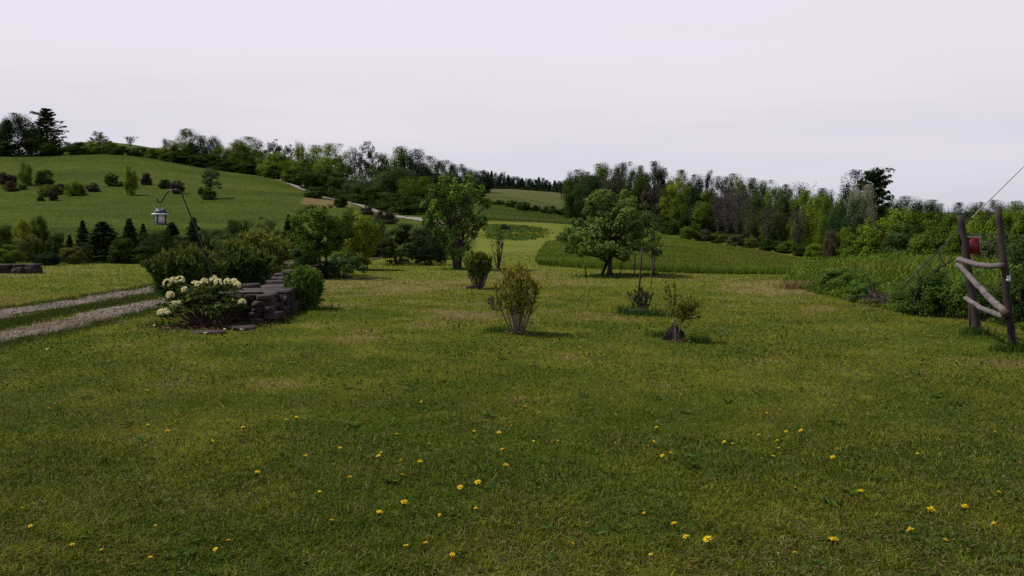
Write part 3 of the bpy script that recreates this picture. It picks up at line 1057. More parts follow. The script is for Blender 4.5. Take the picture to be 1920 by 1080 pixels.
for px, top, w, c, k, Y, v, lab in [
    (340, 285, 50, DK, 'bush', 247, 0, 'dark undergrowth below the light green crest tree'),
    (385, 289, 52, DK, 'bush', 247, 1, 'dark undergrowth below the round topped tree'),
    (430, 298, 54, DK, 'bush', 245, 2, 'dark undergrowth left of the peaked crest tree'),
    (478, 302, 54, DK, 'bush', 243, 3, 'dark undergrowth below the peaked crest tree'),
    (494, 308, 40, DK, 'bush', 243, 4, 'dark undergrowth right of the peaked crest tree'),
    (522, 306, 40, MD, 'bush', 233, 4, 'green undergrowth at the top of the road'),
    (556, 312, 50, MD, 'bush', 226, 0, 'green undergrowth above the road bend'),
    (600, 316, 60, DK, 'bush', 212, 1, 'dark undergrowth behind the lone road bush'),
    (640, 322, 50, DK, 'bush', 203, 2, 'dark undergrowth below the biggest light crown'),
    (668, 332, 50, (.05, .068, .022), 'bush', 195, 3, 'pale green thicket below the gap in the wood'),
    (702, 316, 84, (.05, .07, .022), 'broad', 184, 3, 'domed pale green tree standing close above the road'),
    (748, 312, 84, (.052, .074, .022), 'broad', 178, 0, 'domed green tree right of its paler twin above the road'),
    (785, 330, 66, MD, 'broad', 168, 2, 'domed tree lower down the road wood'),
    (690, 348, 60, DK, 'bush', 176, 4, 'dark shrubs on the road bank, upper'),
    (730, 360, 60, DK, 'bush', 164, 0, 'dark shrubs on the road bank, middle'),
    (770, 368, 60, DK, 'bush', 152, 1, 'dark shrubs on the road bank, lower'),
    (815, 345, 60, DK, 'broad', 165, 4, 'dark tree behind the upright lawn tree, left side'),
    (850, 350, 60, DK, 'broad', 190, 1, 'dark tree hidden behind the upright lawn tree'),
    (890, 345, 40, DK, 'bush', 260, 2, 'dark bush at the right foot of the road wood'),
]:
    place(k, px, top, w * 1.25, c, lab, Y=Y, group=UN, v=v, name='deciduous_tree' if k == 'broad' else 'bush')
place('lowbush', 594, 350, 52, DK, 'lone dark mound of bush beside the hill road', base=371, v=0)
place('bush', 638, 364, 30, DK, 'small dark round bush below the road', base=389, v=1)
place('lowbush', 722, 394, 48, PU, 'purplish grey bush at the lower end of the road', base=420, v=2)
place('bush', 690, 384, 26, (.045, .04, .034), 'brownish bush just below the road gravel', Y=135, v=2)

# --- hillside bushes
HB = 'bushes scattered on the hillside'
for px, base, top, w, c, k, v, lab in [
    (49, 347, 303, 29, LT, 'oval', 1, 'bright narrow young tree beside a dark bush on the hill'),
    (83, 347, 318, 38, DK, 'bush', 0, 'dark bush right of the bright young hill tree'),
    (12, 345, 322, 38, PU, 'lowbush', 1, 'brownish bush at the left photo edge on the hill'),
    (20, 358, 340, 30, BZ, 'bush', 2, 'rusty bush below the brownish one at left edge'),
    (43, 355, 343, 16, MD, 'bush', 3, 'tiny green bush below the bright young hill tree'),
    (96, 364, 345, 48, OL, 'lowbush', 2, 'olive spreading bush left of the hill thicket'),
    (85, 368, 353, 24, MD, 'bush', 4, 'green bush under the olive spreading bush'),
    (140, 366, 338, 40, LT, 'bush', 1, 'green round bush in the middle of the hill thicket'),
    (116, 360, 344, 26, PU, 'bush', 0, 'dusky bush between olive and green hill bushes'),
    (174, 359, 342, 26, (.06, .055, .045), 'bush', 2, 'greyish bush at the right end of the hill thicket'),
    (100, 376, 355, 20, PU, 'bush', 3, 'grey dark bush hanging below the thicket'),
    (77, 377, 366, 14, DK, 'bush', 4, 'tiny dark bush lowest on the left hillside'),
    (209, 348, 323, 27, DK, 'bush', 3, 'dark round bush left of the bright slim hill tree'),
    (222, 349, 340, 24, DK, 'lowbush', 0, 'low dark bush at the foot of a rounder one'),
    (246, 366, 309, 27, LT, 'oval', 2, 'bright slim tree standing alone mid hillside'),
    (275, 347, 323, 22, PU, 'bush', 4, 'dusky oval bush right of the bright slim hill tree'),
    (311, 353, 336, 26, BL, 'bush', 0, 'blue green bush left of the purplish bush on the hill'),
    (333, 363, 338, 29, PU, 'bush', 1, 'purplish bush behind the feeder hook'),
    (396, 372, 311, 42, (.05, .082, .024), 'airy', 1, 'open crowned young tree at the right of the hillside'),
    (392, 374, 352, 28, DK, 'bush', 2, 'dark bush at the foot of the open crowned tree'),
    (378, 365, 350, 14, DK, 'bush', 3, 'small dark bush left of the open crowned tree'),
]:
    place(k, px, top, w, c, lab, base=base, v=v, group=HB, name='young_tree' if k in ('oval', 'airy') else None)

# --- far belt across the valley
for i in range(24):
    px = 908 + i * 7.2 + rng.uniform(-2, 2)
    top = 321 + i * .95 + rng.uniform(-4, 4)
    place(['oval', 'slim', 'spruce', 'broad'][i % 4], px, top, 20 if i % 4 != 1 else 15, [TEAL, (.026, .044, .030), BL, (.03, .046, .026)][i % 4],
          'small blue green tree in the far belt beyond the brown field', Y=405 + (i % 3) * 9, group='far tree belt across the valley', v=i, name='deciduous_tree' if i % 4 != 2 else 'spruce_tree')
for i in range(20):
    px = 905 + i * 9 + rng.uniform(-3, 3)
    place('bush', px, 346 + i * .75 + rng.uniform(-2, 2), 20, BL, 'dark bush at the foot of the far belt', Y=400, group='far bushes across the valley', v=i)
for px, top, base, w, v, lab in [
    (935, 375, 384, 26, 0, 'leftmost low bush of the dark valley hedge'), (958, 375, 388, 30, 1, 'second low bush of the dark valley hedge'),
    (980, 378, 394, 34, 2, 'tallest round bush of the dark valley hedge'), (1003, 384, 396, 24, 3, 'small bush at the gap in the valley hedge'),
    (1030, 386, 401, 34, 0, 'wide bush right of the gap in the valley hedge'), (1056, 390, 404, 34, 1, 'last hedge bush before the round lawn tree')]:
    place('lowbush', px, top, w, DK, lab, base=base, Y=235, v=v, group='dark hedge in the valley')
place('lowbush', 946, 420, 22, PU, 'dusky bush in the island of the mown path', base=432, v=1)

# --- right wood
RW = 'back row of the right wood'
for px, top, w, c, k, Y, v, lab in [
    (1052, 338, 26, (.03, .045, .024), 'airy', 330, 0, 'thin tree at the left tip of the right wood'),
    (1082, 317, 44, DK, 'broad', 215, 0, 'dark tree ending the right wood on the left'),
    (1105, 322, 40, DK, 'oval', 205, 1, 'dark tree second from the left end of the wood'),
    (1131, 305, 48, MD, 'broad', 210, 2, 'tall rounded tree on the left skyline of the wood'),
    (1160, 306, 18, BL, 'slim', 215, 0, 'narrow dark tip left of the greyish tall tree'),
    (1178, 303, 40, (.036, .05, .024), 'broad', 205, 3, 'greyish tall tree on the wood skyline'),
    (1203, 309, 30, MD, 'oval', 208, 2, 'green tree left of the dark pointed pine'),
    (1226, 302, 30, BL, 'slim', 200, 1, 'dark pointed pine on the wood skyline'),
    (1244, 314, 24, BL, 'slim', 205, 2, 'lower dark tip right of the pointed pine'),
    (1275, 318, 46, MD, 'broad', 200, 4, 'green tree behind the yellow green one'),
    (1303, 326, 40, (.05, .05, .032), 'broad', 200, 0, 'brownish green tree left of the small pine tip'),
    (1328, 319, 16, BL, 'slim', 200, 3, 'small dark pine tip breaking the skyline'),
    (1350, 330, 40, (.042, .055, .026), 'oval', 195, 3, 'dull green tree right of the small pine tip'),
    (1376, 324, 36, MD, 'broad', 195, 1, 'dark crowned tree standing highest mid wood'),
    (1402, 333, 40, DK, 'broad', 190, 2, 'dark tree right of the mid wood high point'),
    (1440, 337, 46, DK, 'broad', 190, 3, 'dark rounded tree on the lower right skyline'),
    (1470, 345, 36, DK, 'broad', 188, 4, 'dark tree left of the pale grey crown'),
    (1500, 342, 50, (.10, .10, .075), 'bare', 180, 0, 'pale grey half leafless crown on the skyline'),
    (1540, 352, 46, DK, 'broad', 185, 0, 'dark tree between grey crown and big pine'),
]:
    place(k, px, top, w * (1.0 if k == 'bare' else 1.4), c, lab, Y=Y, group=RW, v=v, name='pine_tree' if 'pine' in lab and 'right of the small' not in lab and 'pine on' in lab else None)
FW = 'front row of the right wood'
for px, top, w, c, k, Y, v, lab in [
    (1090, 330, 60, DK, 'broad', 185, 3, 'dark mass of tree left behind the round lawn tree'),
    (1120, 328, 66, (.024, .042, .015), 'broad', 172, 1, 'large dark tree above the round lawn tree'),
    (1155, 325, 54, (.045, .045, .026), 'broad', 165, 4, 'brownish tree behind the round lawn tree'),
    (1195, 322, 50, DK, 'oval', 160, 0, 'dark tree right above the round lawn tree'),
    (1222, 345, 46, (.042, .038, .026), 'bush', 150, 1, 'dusky brown thicket right of the round lawn tree'),
    (1262, 333, 44, YG, 'airy', 140, 2, 'yellow green airy tree at the wood edge'),
    (1252, 352, 44, (.05, .07, .02), 'slim', 143, 3, 'green narrow tree under the yellow green one'),
    (1278, 348, 40, MD, 'slim', 136, 0, 'dark green narrow tree right of the yellow one'),
    (1300, 350, 38, (.026, .048, .018), 'slim', 134, 1, 'dark columnar tree with pale vertical trunks'),
    (1322, 356, 40, MD, 'slim', 131, 2, 'columnar tree left of the leafless grey stand'),
    (1345, 358, 40, GB, 'bare', 128, 1, 'leafless grey tree, first of the grey stand'),
    (1362, 362, 40, GB, 'bare', 126, 2, 'leafless grey tree, second of the grey stand'),
    (1380, 358, 40, GB, 'bare', 124, 3, 'leafless grey tree, third of the grey stand'),
    (1399, 366, 36, GB, 'bare', 122, 0, 'leafless grey tree ending the grey stand'),
    (1352, 372, 42, (.05, .052, .03), 'slim', 133, 3, 'thin leaved tree standing behind the leafless grey stand'),
    (1388, 350, 46, (.06, .07, .025), 'broad', 138, 0, 'olive tree behind the leafless grey stand'),
    (1420, 349, 44, (.055, .07, .024), 'oval', 120, 2, 'olive oval tree right of the grey stand'),
    (1450, 350, 44, MD, 'oval', 117, 3, 'medium green oval tree in the lower wood edge'),
    (1478, 354, 44, (.048, .066, .022), 'slim', 114, 1, 'olive slim tree left of the bright pair'),
    (1505, 356, 46, LT, 'oval', 111, 0, 'bright tree, left of the bright pair'),
    (1530, 358, 46, LT, 'oval', 108, 1, 'bright tree, right of the bright pair'),
    (1556, 366, 46, MD, 'broad', 105, 2, 'green tree left below the big pine'),
    (1436, 385, 40, (.05, .055, .03), 'bare', 113, 2, 'twiggy half bare tree low in the wood edge'),
    (1492, 392, 40, (.055, .055, .035), 'bare', 108, 1, 'twiggy half bare tree below the bright pair'),
    (1583, 372, 56, (.026, .055, .018), 'broad', 92, 3, 'dark green tree in front of the silver crown'),
    (1600, 318, 78, (.024, .042, .018), 'broad', 112, 4, 'tall dark leafy tree joined to the big pine'),
    (1634, 317, 66, BL, 'bigpine', 108, 0, 'big dark pine towering over the right wood'),
    (1612, 345, 44, SG, 'broad', 97, 2, 'silver leaved pale tree in front of the big pine'),
]:
    place(k, px, top, w * (1.1 if k == 'bare' or w > 70 else 1.35), c, lab, Y=Y, group=FW, v=v, bark=(.08, .07, .06))
EB = 'bushes along the wood edge'
for px, top, base, w, c, v, lab in [
    (1255, 414, 440, 40, DK, 0, 'dark bush at the left end of the wood edge'),
    (1290, 424, 449, 36, MD, 1, 'green bush where the field edge starts falling'),
    (1318, 430, 453, 36, (.07, .078, .035), 2, 'pale olive bush below the columnar trees'),
    (1346, 434, 457, 40, OL, 3, 'olive bush below the first grey tree'),
    (1378, 438, 462, 40, (.065, .075, .03), 4, 'pale olive bush below the third grey tree'),
    (1408, 446, 466, 36, OL, 0, 'olive bush at the right end of the grey stand'),
    (1440, 448, 471, 38, DK, 1, 'dark bush below the medium green oval tree'),
    (1472, 452, 476, 38, MD, 2, 'green bush below the olive slim tree'),
    (1500, 456, 481, 32, DK, 3, 'dark bush left of the bright rounded field bush'),
    (1527, 455, 488, 36, LT, 4, 'bright rounded bush at the low corner of the field'),
    (1556, 430, 494, 30, (.095, .075, .04), 0, 'reddish brown tall bush at the low field corner'),
    (1585, 425, 498, 50, MD, 1, 'green bush right of the reddish brown bush'),
]:
    place('bush', px, top, w, c, lab, base=base if px < 1540 else None, Y=88 if px >= 1540 else None, v=v, group=EB)

# --- far right skyline and middle shrubs
for px, top, w, Y, c, v, lab in [
    (1672, 372, 46, 150, DK, 0, 'dark tree just right of the big pine'), (1702, 367, 52, 155, DK, 1, 'humped dark tree right of the big pine'),
    (1735, 374, 44, 155, DK, 2, 'dark tree on the sagging right skyline'), (1762, 381, 40, 160, TEAL, 3, 'lowest dark tree on the right skyline'),
    (1792, 379, 44, 160, (.05, .055, .045), 4, 'greyish tree behind the left fence post'), (1828, 378, 46, 150, DK, 0, 'dark tree between the two fence posts'),
    (1866, 374, 46, 145, (.06, .06, .045), 1, 'thin pale crown at the top of the right post'), (1905, 376, 50, 140, MD, 2, 'green tree right of the right fence post'),
    (1945, 372, 60, 140, MD, 3, 'green tree at the right photo edge')]:
    place('broad', px, top, w * 1.3, c, lab, Y=Y, v=v, group='trees on the right skyline')
for px, top, w, Y, c, k, v, lab in [
    (1690, 390, 76, 62, LT, 'bush', 0, 'bright rounded shrub below the dark pine foot'),
    (1738, 396, 66, 62, MD, 'bush', 1, 'green shrub right of the bright rounded shrub'),
    (1785, 400, 70, 60, MD, 'bush', 2, 'green shrub left of the left fence post'),
    (1835, 394, 70, 58, LT, 'bush', 3, 'bright shrub between the fence posts'),
    (1885, 390, 76, 56, LT, 'bush', 4, 'bright tall shrub behind the right fence post'),
    (1935, 388, 80, 54, MD, 'bush', 0, 'green shrub cut by the right photo edge'),
    (1640, 408, 80, 44, LT, 'bush', 1, 'bright leafy shrub at the left of the weedy bank'),
    (1690, 418, 80, 42, (.05, .085, .022), 'bush', 2, 'leafy shrub behind the weedy bank'),
    (1745, 424, 84, 40, MD, 'bush', 3, 'dark hollow shrub behind the weedy bank'),
    (1800, 426, 70, 38, MD, 'bush', 4, 'dark shrub behind the left fence post'),
    (1600, 440, 66, 46, MD, 'bush', 0, 'green shrub above the left tip of the weeds'),
    (1858, 436, 86, 22, (.075, .10, .04), 'bush', 1, 'pale blossoming shrub behind the red panel'),
    (1935, 440, 110, 19, (.04, .075, .02), 'bush', 2, 'broad leafy shrub right of the right fence post'),
]:
    place(k, px, top, w, c, lab, Y=Y, v=v, group='shrubs beyond the weedy bank')
for px, top, base, w, c, v, lab in [
    (1905, 500, 612, 90, (.040, .070, .014), 3, 'dark bramble low behind the right fence post'),
    (1812, 515, 598, 74, (.085, .14, .022), 4, 'bright bramble mound left of the left fence post'),
    (1752, 508, 592, 100, (.055, .092, .017), 0, 'dark bramble under the leaning dead branch'),
    (1700, 530, 586, 66, (.075, .12, .020), 1, 'bramble beside the dead brush pile'),
    (1850, 528, 600, 50, (.07, .115, .02), 2, 'bramble seen between the fence posts'),
    (1618, 512, 566, 60, (.075, .14, .022), 3, 'lush green clump at the left tip of the weeds'),
    (1570, 500, 545, 70, (.09, .15, .024), 4, 'tall grassy clump left of the lush green one')]:
    place('bush', px, top, w, c, lab, base=base, v=v, group='brambles in front of the bank')

# --- conifer belt left
CB = 'dark evergreen belt beyond the left lawn'
for px, top, w, Y, v, k, lab in [
    (112, 436, 46, 37, 0, 'bush', 'dark shrub between the yellow bush and the slender spruce'), (134, 440, 30, 36, 1, 'spruce', 'short spruce left of the slender spruce'),
    (159, 414, 40, 38.5, 2, 'spruce', 'slender spruce left of the biggest spruce'), (197, 416, 110, 35, 3, 'spruce', 'biggest darkest spruce of the belt'),
    (232, 446, 58, 34, 0, 'bush', 'dark shrub at the right foot of the biggest spruce'), (246, 410, 56, 37, 1, 'spruce', 'tall pointed spruce left of the feeder'),
    (272, 420, 34, 38.5, 2, 'spruce', 'thin spruce just left of the feeder'), (298, 430, 76, 36, 1, 'broad', 'dark round tree right below the feeder'),
    (325, 417, 62, 37.5, 0, 'spruce', 'broad spruce right of the feeder'), (366, 408, 52, 37, 4, 'spruce', 'tall spruce touching the hook pole'),
    (396, 428, 66, 38, 2, 'broad', 'dark round tree right of the hook pole'), (544, 403, 44, 39, 3, 'spruce', 'lone narrow spruce left of the big bed tree'),
    (346, 440, 56, 36, 2, 'bush', 'dark shrub between feeder and hook pole'), (424, 430, 60, 41, 3, 'broad', 'dark round tree at the right end of the belt')]:
    place(k, px, top, w, BL if k == 'spruce' else [DK, (.034, .050, .012), (.05, .07, .014)][v % 3], lab, Y=Y, v=v, group=CB)
for px, top, w, Y, c, k, v, lab in [
    (14, 422, 44, 36, DK, 'bush', 0, 'dark bush at left edge of the spruce belt'),
    (45, 409, 48, 38, YG, 'oval', 1, 'yellow green sapling left of a dark round bush'),
    (76, 404, 44, 40, DK, 'broad', 2, 'dark round topped tree behind the yellow sapling'),
    (55, 438, 50, 35.5, (.095, .11, .022), 'bush', 1, 'yellowish bush above the small stone pile'),
    (20, 458, 60, 34, MD, 'bush', 2, 'green bush behind the small stone pile'),
    (92, 472, 52, 32.5, (.016, .030, .014), 'bush', 3, 'low dark bush right of the small stone pile'),
    (138, 462, 46, 33.5, OL, 'bush', 4, 'olive bush between spruces and dark low bush'),
    (270, 462, 60, 34, DK, 'bush', 0, 'dark low bush under the pointed spruce'),
    (450, 412, 66, 50, DK, 'lowbush', 0, 'dark flat hedge above the peony shrubs'),
    (430, 438, 64, 32, (.065, .105, .022), 'bush', 1, 'bright green mound behind the peony shrubs'),
    (500, 405, 66, 33, (.085, .105, .03), 'airy', 2, 'airy yellow green sapling behind the wall bed'),
    (545, 440, 60, 38, (.05, .085, .02), 'bush', 2, 'green bush under the lone narrow spruce'),
    (575, 455, 60, 31, (.05, .085, .022), 'bush', 3, 'light green bush left of the twin trunk tree'),
    (710, 410, 60, 40, (.05, .085, .02), 'bush', 0, 'bright bush top behind the dark mounded bush'),
    (810, 418, 84, 38, (.05, .082, .022), 'bush', 4, 'leafy bush left behind the upright lawn tree'),
]:
    place(k, px, top, w, c, lab, Y=Y, v=v)


# ------------------------------------------------------------------ near plants, each with its own mesh
def own(name, label, cat, p, builders, W, H, leafcol, bark=(.07, .055, .045), rz=0.0, ratio=None, part='foliage', wood='stems', group=None):
    wb, lb = builders
    o = thing(name, label, cat, p, group, rz)
    V = np.concatenate(lb.v)
    hw = np.percentile(np.hypot(V[:, 0], V[:, 1]), 98.5)
    s = np.array([W / 2 / hw, W / 2 / hw, H])
    wb.v = [v * s for v in wb.v]
    # keep the leaves' true shape: move each leaf's centre, scale its outline evenly
    m = (s[0] * s[1] * s[2]) ** (1 / 3)
    Q = V.reshape(-1, 4, 3)
    c = Q.mean(1, keepdims=True)
    lb.v = [(c * s + (Q - c) * m).reshape(-1, 3)]
    wb.obj(wood, M_BARK, o, True, bark)
    lb.obj(part, M_LEAF, o, False, leafcol)
    return o


def dims(px, base, top, w, Y=None):
    p = gp(px, base) if Y is None else onground(px, Y)
    return p, w / F * p[1], EYE + ray(px, top)[1] * p[1] - p[2]


# round tree with its leaning prop
p, W, H = dims(1143, 517, 355, 184)
own('deciduous_tree', 'low round crowned tree with forked trunk on the lawn before the hay field', 'tree', p,
    crown_tree(501, 'dome', .20, 1.1, 190, 13500, .072, .037, .5, .26, 40, .030, flat=.7, cvar=.4, vol=.45, spread=1, asp=.55, twig=.006, yel=.08),
    W, H, (.105, .150, .032), (.045, .038, .034), part='crown', wood='trunk')
pp = thing('tree_prop', 'dark slanting prop leaning on the round tree trunk', 'prop', gp(1127, 516))
e = at(1143, 478, p[1] - .05) - np.array(pp.location)
MB().add(*tube([np.array([0, 0, -.05]), e * .5 + [.01, 0, 0], e], [.05, .045, .04], 7)).obj('pole', M_BARK, pp, True, (.02, .016, .015))
# upright vase tree
p, W, H = dims(858, 505, 323, 132)
own('deciduous_tree', 'upright vase shaped tree with many limbs left of the mown path', 'tree', p,
    crown_tree(511, 'vase', .03, .75, 150, 6600, .050, .037, .3, .2, 46, .020, vol=.35, sb=1.5, stems=3, spread=1.0, up=.2, flat=1.0, cvar=.35, twig=.008, asp=.6),
    W, H, (.105, .165, .028), (.06, .05, .045), part='crown', wood='trunk')
# twin trunk bed tree and its yellow neighbour
p, W, H = dims(606, 521, 383, 122)
own('deciduous_tree', 'green twin trunk tree at the end of the wall bed', 'tree', p,
    crown_tree(521, 'round', .30, .9, 150, 12500, .075, .032, .4, .2, 22, .022, stems=2, spread=.5, cvar=.3),
    W, H, (.070, .118, .016), (.035, .028, .024), part='crown', wood='trunk')
p, W, H = dims(672, 500, 389, 84, Y=29.5)
own('deciduous_tree', 'yellow green small tree between the twin trunk tree and the dark mounded bush', 'tree', p,
    crown_tree(531, 'oval', .08, .75, 120, 9500, .07, .034, .35, .25, 18, .018, cvar=.3),
    W, H, (.155, .180, .016), (.05, .04, .03), part='crown', wood='trunk')
p, W, H = dims(746, 495, 413, 128)
own('bush', 'dark mounded bush with drooping layers beside the lawn', 'bush', p,
    crown_tree(541, 'dome', .03, 1.4, 80, 9000, .12, .045, .6, .2, 14, .02, stems=5, flat=.45, cvar=.5),
    W, H, (.042, .056, .016))
p, W, H = dims(800, 497, 440, 74)
own('bush', 'dark bush squeezed between the mounded bush and the upright tree', 'bush', p,
    crown_tree(542, 'dome', .03, 1.2, 50, 4500, .14, .05, .5, .25, 8, .02, stems=4, cvar=.4), W, H, (.024, .042, .015))
p, W, H = dims(645, 517, 474, 88)
own('shrub', 'low leafy perennials spreading under the yellow green tree', 'shrub', p,
    crown_tree(551, 'dome', .03, 1.8, 60, 3600, .18, .085, .4, .25, 8, .02, stems=5, cvar=.3), W, H, (.050, .092, .022))
p, W, H = dims(612, 523, 490, 60)
own('shrub', 'dark low shrub at the foot of the twin trunk tree', 'shrub', p,
    crown_tree(552, 'dome', .03, 1.6, 50, 3000, .18, .08, .5, .2, 8, .02, stems=5, cvar=.4), W, H, (.020, .034, .013))
# wall bed shrubs
p, W, H = dims(352, 560, 468, 134, Y=17.0)
own('peony_shrub', 'dark leafy peony shrub with reddish tips behind the white rhododendron', 'shrub', p,
    stem_shrub(561, 64, 1.25, .08, 40, .17, 4, (1.6, 1.0, 1.1), .22, .010, .10), W, H, (.066, .105, .020))
p, W, H = dims(455, 545, 462, 120, Y=18.5)
own('peony_shrub', 'glossy dark peony shrub behind the flat wall stones', 'shrub', p,
    stem_shrub(562, 64, 1.25, .06, 40, .15, 4, (1.6, 1.2, 1.0), .22, .010, .10), W, H, (.050, .084, .018))
p, W, H = dims(485, 530, 432, 120, Y=23)
own('shrub', 'loose olive shrub above the glossy peony', 'shrub', p,
    stem_shrub(563, 50, 1.0, .12, 44, .085, 5, (1.3, 1.1, .9), .2, .009, .12), W, H, (.125, .15, .026))
p, W, H = dims(573, 580, 500, 70)
own('shrub', 'dense bright green mound of arching leaves right of the stone wall', 'shrub', p,
    stem_shrub(564, 120, .95, .06, 46, .12, 2, (1.25, 1.15, 1.0), .25, .007, .05, fan=3.0), W, H, (.085, .150, .024))
# lawn shrubs
p, W, H = dims(970, 626, 495, 92)
own('azalea_shrub', 'largest bare legged shrub with bronze tips in mid lawn', 'shrub', p,
    stem_shrub(571, 24, .75, .34, 32, .066, 6, (1.4, 1.1, .7), .07, .012, .05), W, H, (.175, .185, .024), (.20, .15, .115))
p, W, H = dims(898, 542, 468, 54)
own('azalea_shrub', 'compact yellow green shrub on bare legs before the upright tree', 'shrub', p,
    stem_shrub(572, 40, .70, .36, 60, .07, 6, (1.5, 1.25, .7), .09, .014, .04), W, H, (.085, .112, .018), (.09, .075, .065))
p, W, H = dims(928, 582, 553, 34)
own('azalea_shrub', 'tiny reddish shrub left behind the largest lawn shrub', 'shrub', p,
    stem_shrub(573, 14, 1.1, .3, 16, .13, 3, (1.8, 1.0, .9), .12, .022, .05), W, H, (.085, .07, .03), (.12, .09, .085))
# sapling on the path edge
p, W, H = dims(934, 503, 432, 30)
own('young_tree', 'thin bare stemmed sapling left of the mown path mouth', 'tree', p,
    stem_shrub(574, 7, .42, .55, 14, .06, 3, (1.2, 1.1, 1), .02, .016, .02), W, H, (.055, .075, .022), (.07, .06, .05), part='crown', wood='trunk')
# shrub beside the triangular rock: two thin stems, a sparse left sprig and a leafy right ball
def rock_shrub():
    rg = np.random.default_rng(575)
    p = gp(1268, 642)
    o = thing('azalea_shrub', 'lopsided shrub with bare sprigs left and a leafy ball right over the rock', 'shrub', p)
    wood, lf = MB(), MB()
    q = lambda px, py, dy=0.0: at(px, py, p[1] + dy) - p
    b = np.array([0, 0, -.02])
    runs = []
    for (pts, r) in [([b, q(1266, 612), q(1262, 585), q(1256, 556), q(1252, 533)], .009), ([q(1262, 585), q(1266, 560), q(1264, 530)], .006), ([q(1260, 575), q(1250, 562), q(1243, 560)], .005),
                     ([q(1257, 560), q(1248, 545, .05), q(1249, 530, .05)], .004), ([b + [.02, 0, 0], q(1273, 622), q(1279, 604), q(1284, 590)], .009), ([b + [-.01, .02, 0], q(1264, 625, .04), q(1270, 595, .05), q(1268, 570, .05)], .007)]:
        pts = np.array(pts)
        t = np.linspace(0, 1, len(pts))
        tt = np.linspace(0, 1, 9)
        sm = np.stack([pchip(t, pts[:, k], tt) for k in range(3)], 1)
        wood.add(*tube(sm, np.linspace(r, r * .45, 9), 6, False))
        runs.append(sm)
    for sm, lo, n in [(runs[0], .42, 80), (runs[1], .15, 80), (runs[2], .2, 30), (runs[3], .1, 46), (runs[5], .5, 40)]:
        t = rg.uniform(lo, 1, n)
        i = np.minimum((t * 8).astype(int), 7)
        c = sm[i] + (sm[i + 1] - sm[i]) * (t * 8 - i)[:, None]
        d = norm(np.array([0, 0, .8]) + rg.normal(0, .6, (n, 3)))
        lf.add(*leaves(rg, c + d * .02, .045, tints(rg, n, None, .3, .18), .42, .2, tdir=d))
    for k in range(34):
        e = q(1289 + rg.normal(0, 12), 573 + rg.normal(0, 11), rg.normal(0, .10))
        s0 = runs[4][rg.integers(5, 9)]
        bp = bezier(s0, e, rg.normal(0, .012, 3), 5)
        wood.add(*tube(bp, np.linspace(.005, .002, 5), 4, False))
        n = 34
        c = bp[rg.integers(2, 5, n)] + rg.normal(0, .028, (n, 3))
        d = norm(e - q(1284, 590) + rg.normal(0, .12, (n, 3)) + [0, 0, .05])
        lf.add(*leaves(rg, c, .048, tints(rg, n, None, .35, .18), .42, .2, tdir=d))
    wood.obj('stems', M_BARK, o, True, (.17, .135, .11))
    lf.obj('foliage', M_LEAF, o, False, (.165, .175, .024))


rock_shrub()
p, W, H = dims(1201, 588, 536, 46)
own('shrub', 'scruffy small dark shrub around the leaning stake', 'shrub', p,
    stem_shrub(577, 16, .9, .22, 26, .085, 4, (1.3, 1.0, .9), .12, .014, .06), W, H, (.042, .058, .024), (.10, .085, .075))
p, W, H = dims(1226, 515, 440, 44)
own('young_tree', 'pale thin two stemmed sapling right of the round tree', 'tree', p,
    crown_tree(578, 'oval', .42, .6, 22, 700, .09, .045, .2, .3, 12, .014, stems=2, spread=.5), W, H, (.055, .080, .028), (.09, .08, .075), part='crown', wood='trunk')
p, W, H = dims(1164, 514, 452, 34)
own('young_tree', 'dark thin sapling under the right side of the round tree', 'tree', p,
    crown_tree(579, 'oval', .5, .6, 16, 450, .10, .055, .2, .3, 8, .016), W, H, (.045, .07, .022), (.045, .035, .03), part='crown', wood='trunk')


# ------------------------------------------------------------------ stakes
def stake(label, a, b, r, mat=M_WOOD):
    o = thing('garden_stake', label, 'stake', a)
    d = np.array(b) - a
    MB().add(*tube([np.array([0, 0, -.05]), d * .33 + [.004, 0, 0], d * .66, d], [r, r, r * .95, r * .8], 6)).obj('pole', mat, o, True)


a = gp(1197, 560)
stake('dark leaning stake standing in the scruffy shrub', a, at(1204, 463, a[1] + .1), .022, M_ENDGRAIN)
a = gp(1220, 545)
stake('thin wire stake right of the dark leaning stake', a, at(1225, 480, a[1]), .010)
a = gp(1099, 519)
stake('short thin stake left of the round tree', a, at(1097, 503, a[1]), .022)
a = gp(1189, 520)
stake('thin upright stake between the two saplings', a, at(1191, 478, a[1]), .018)


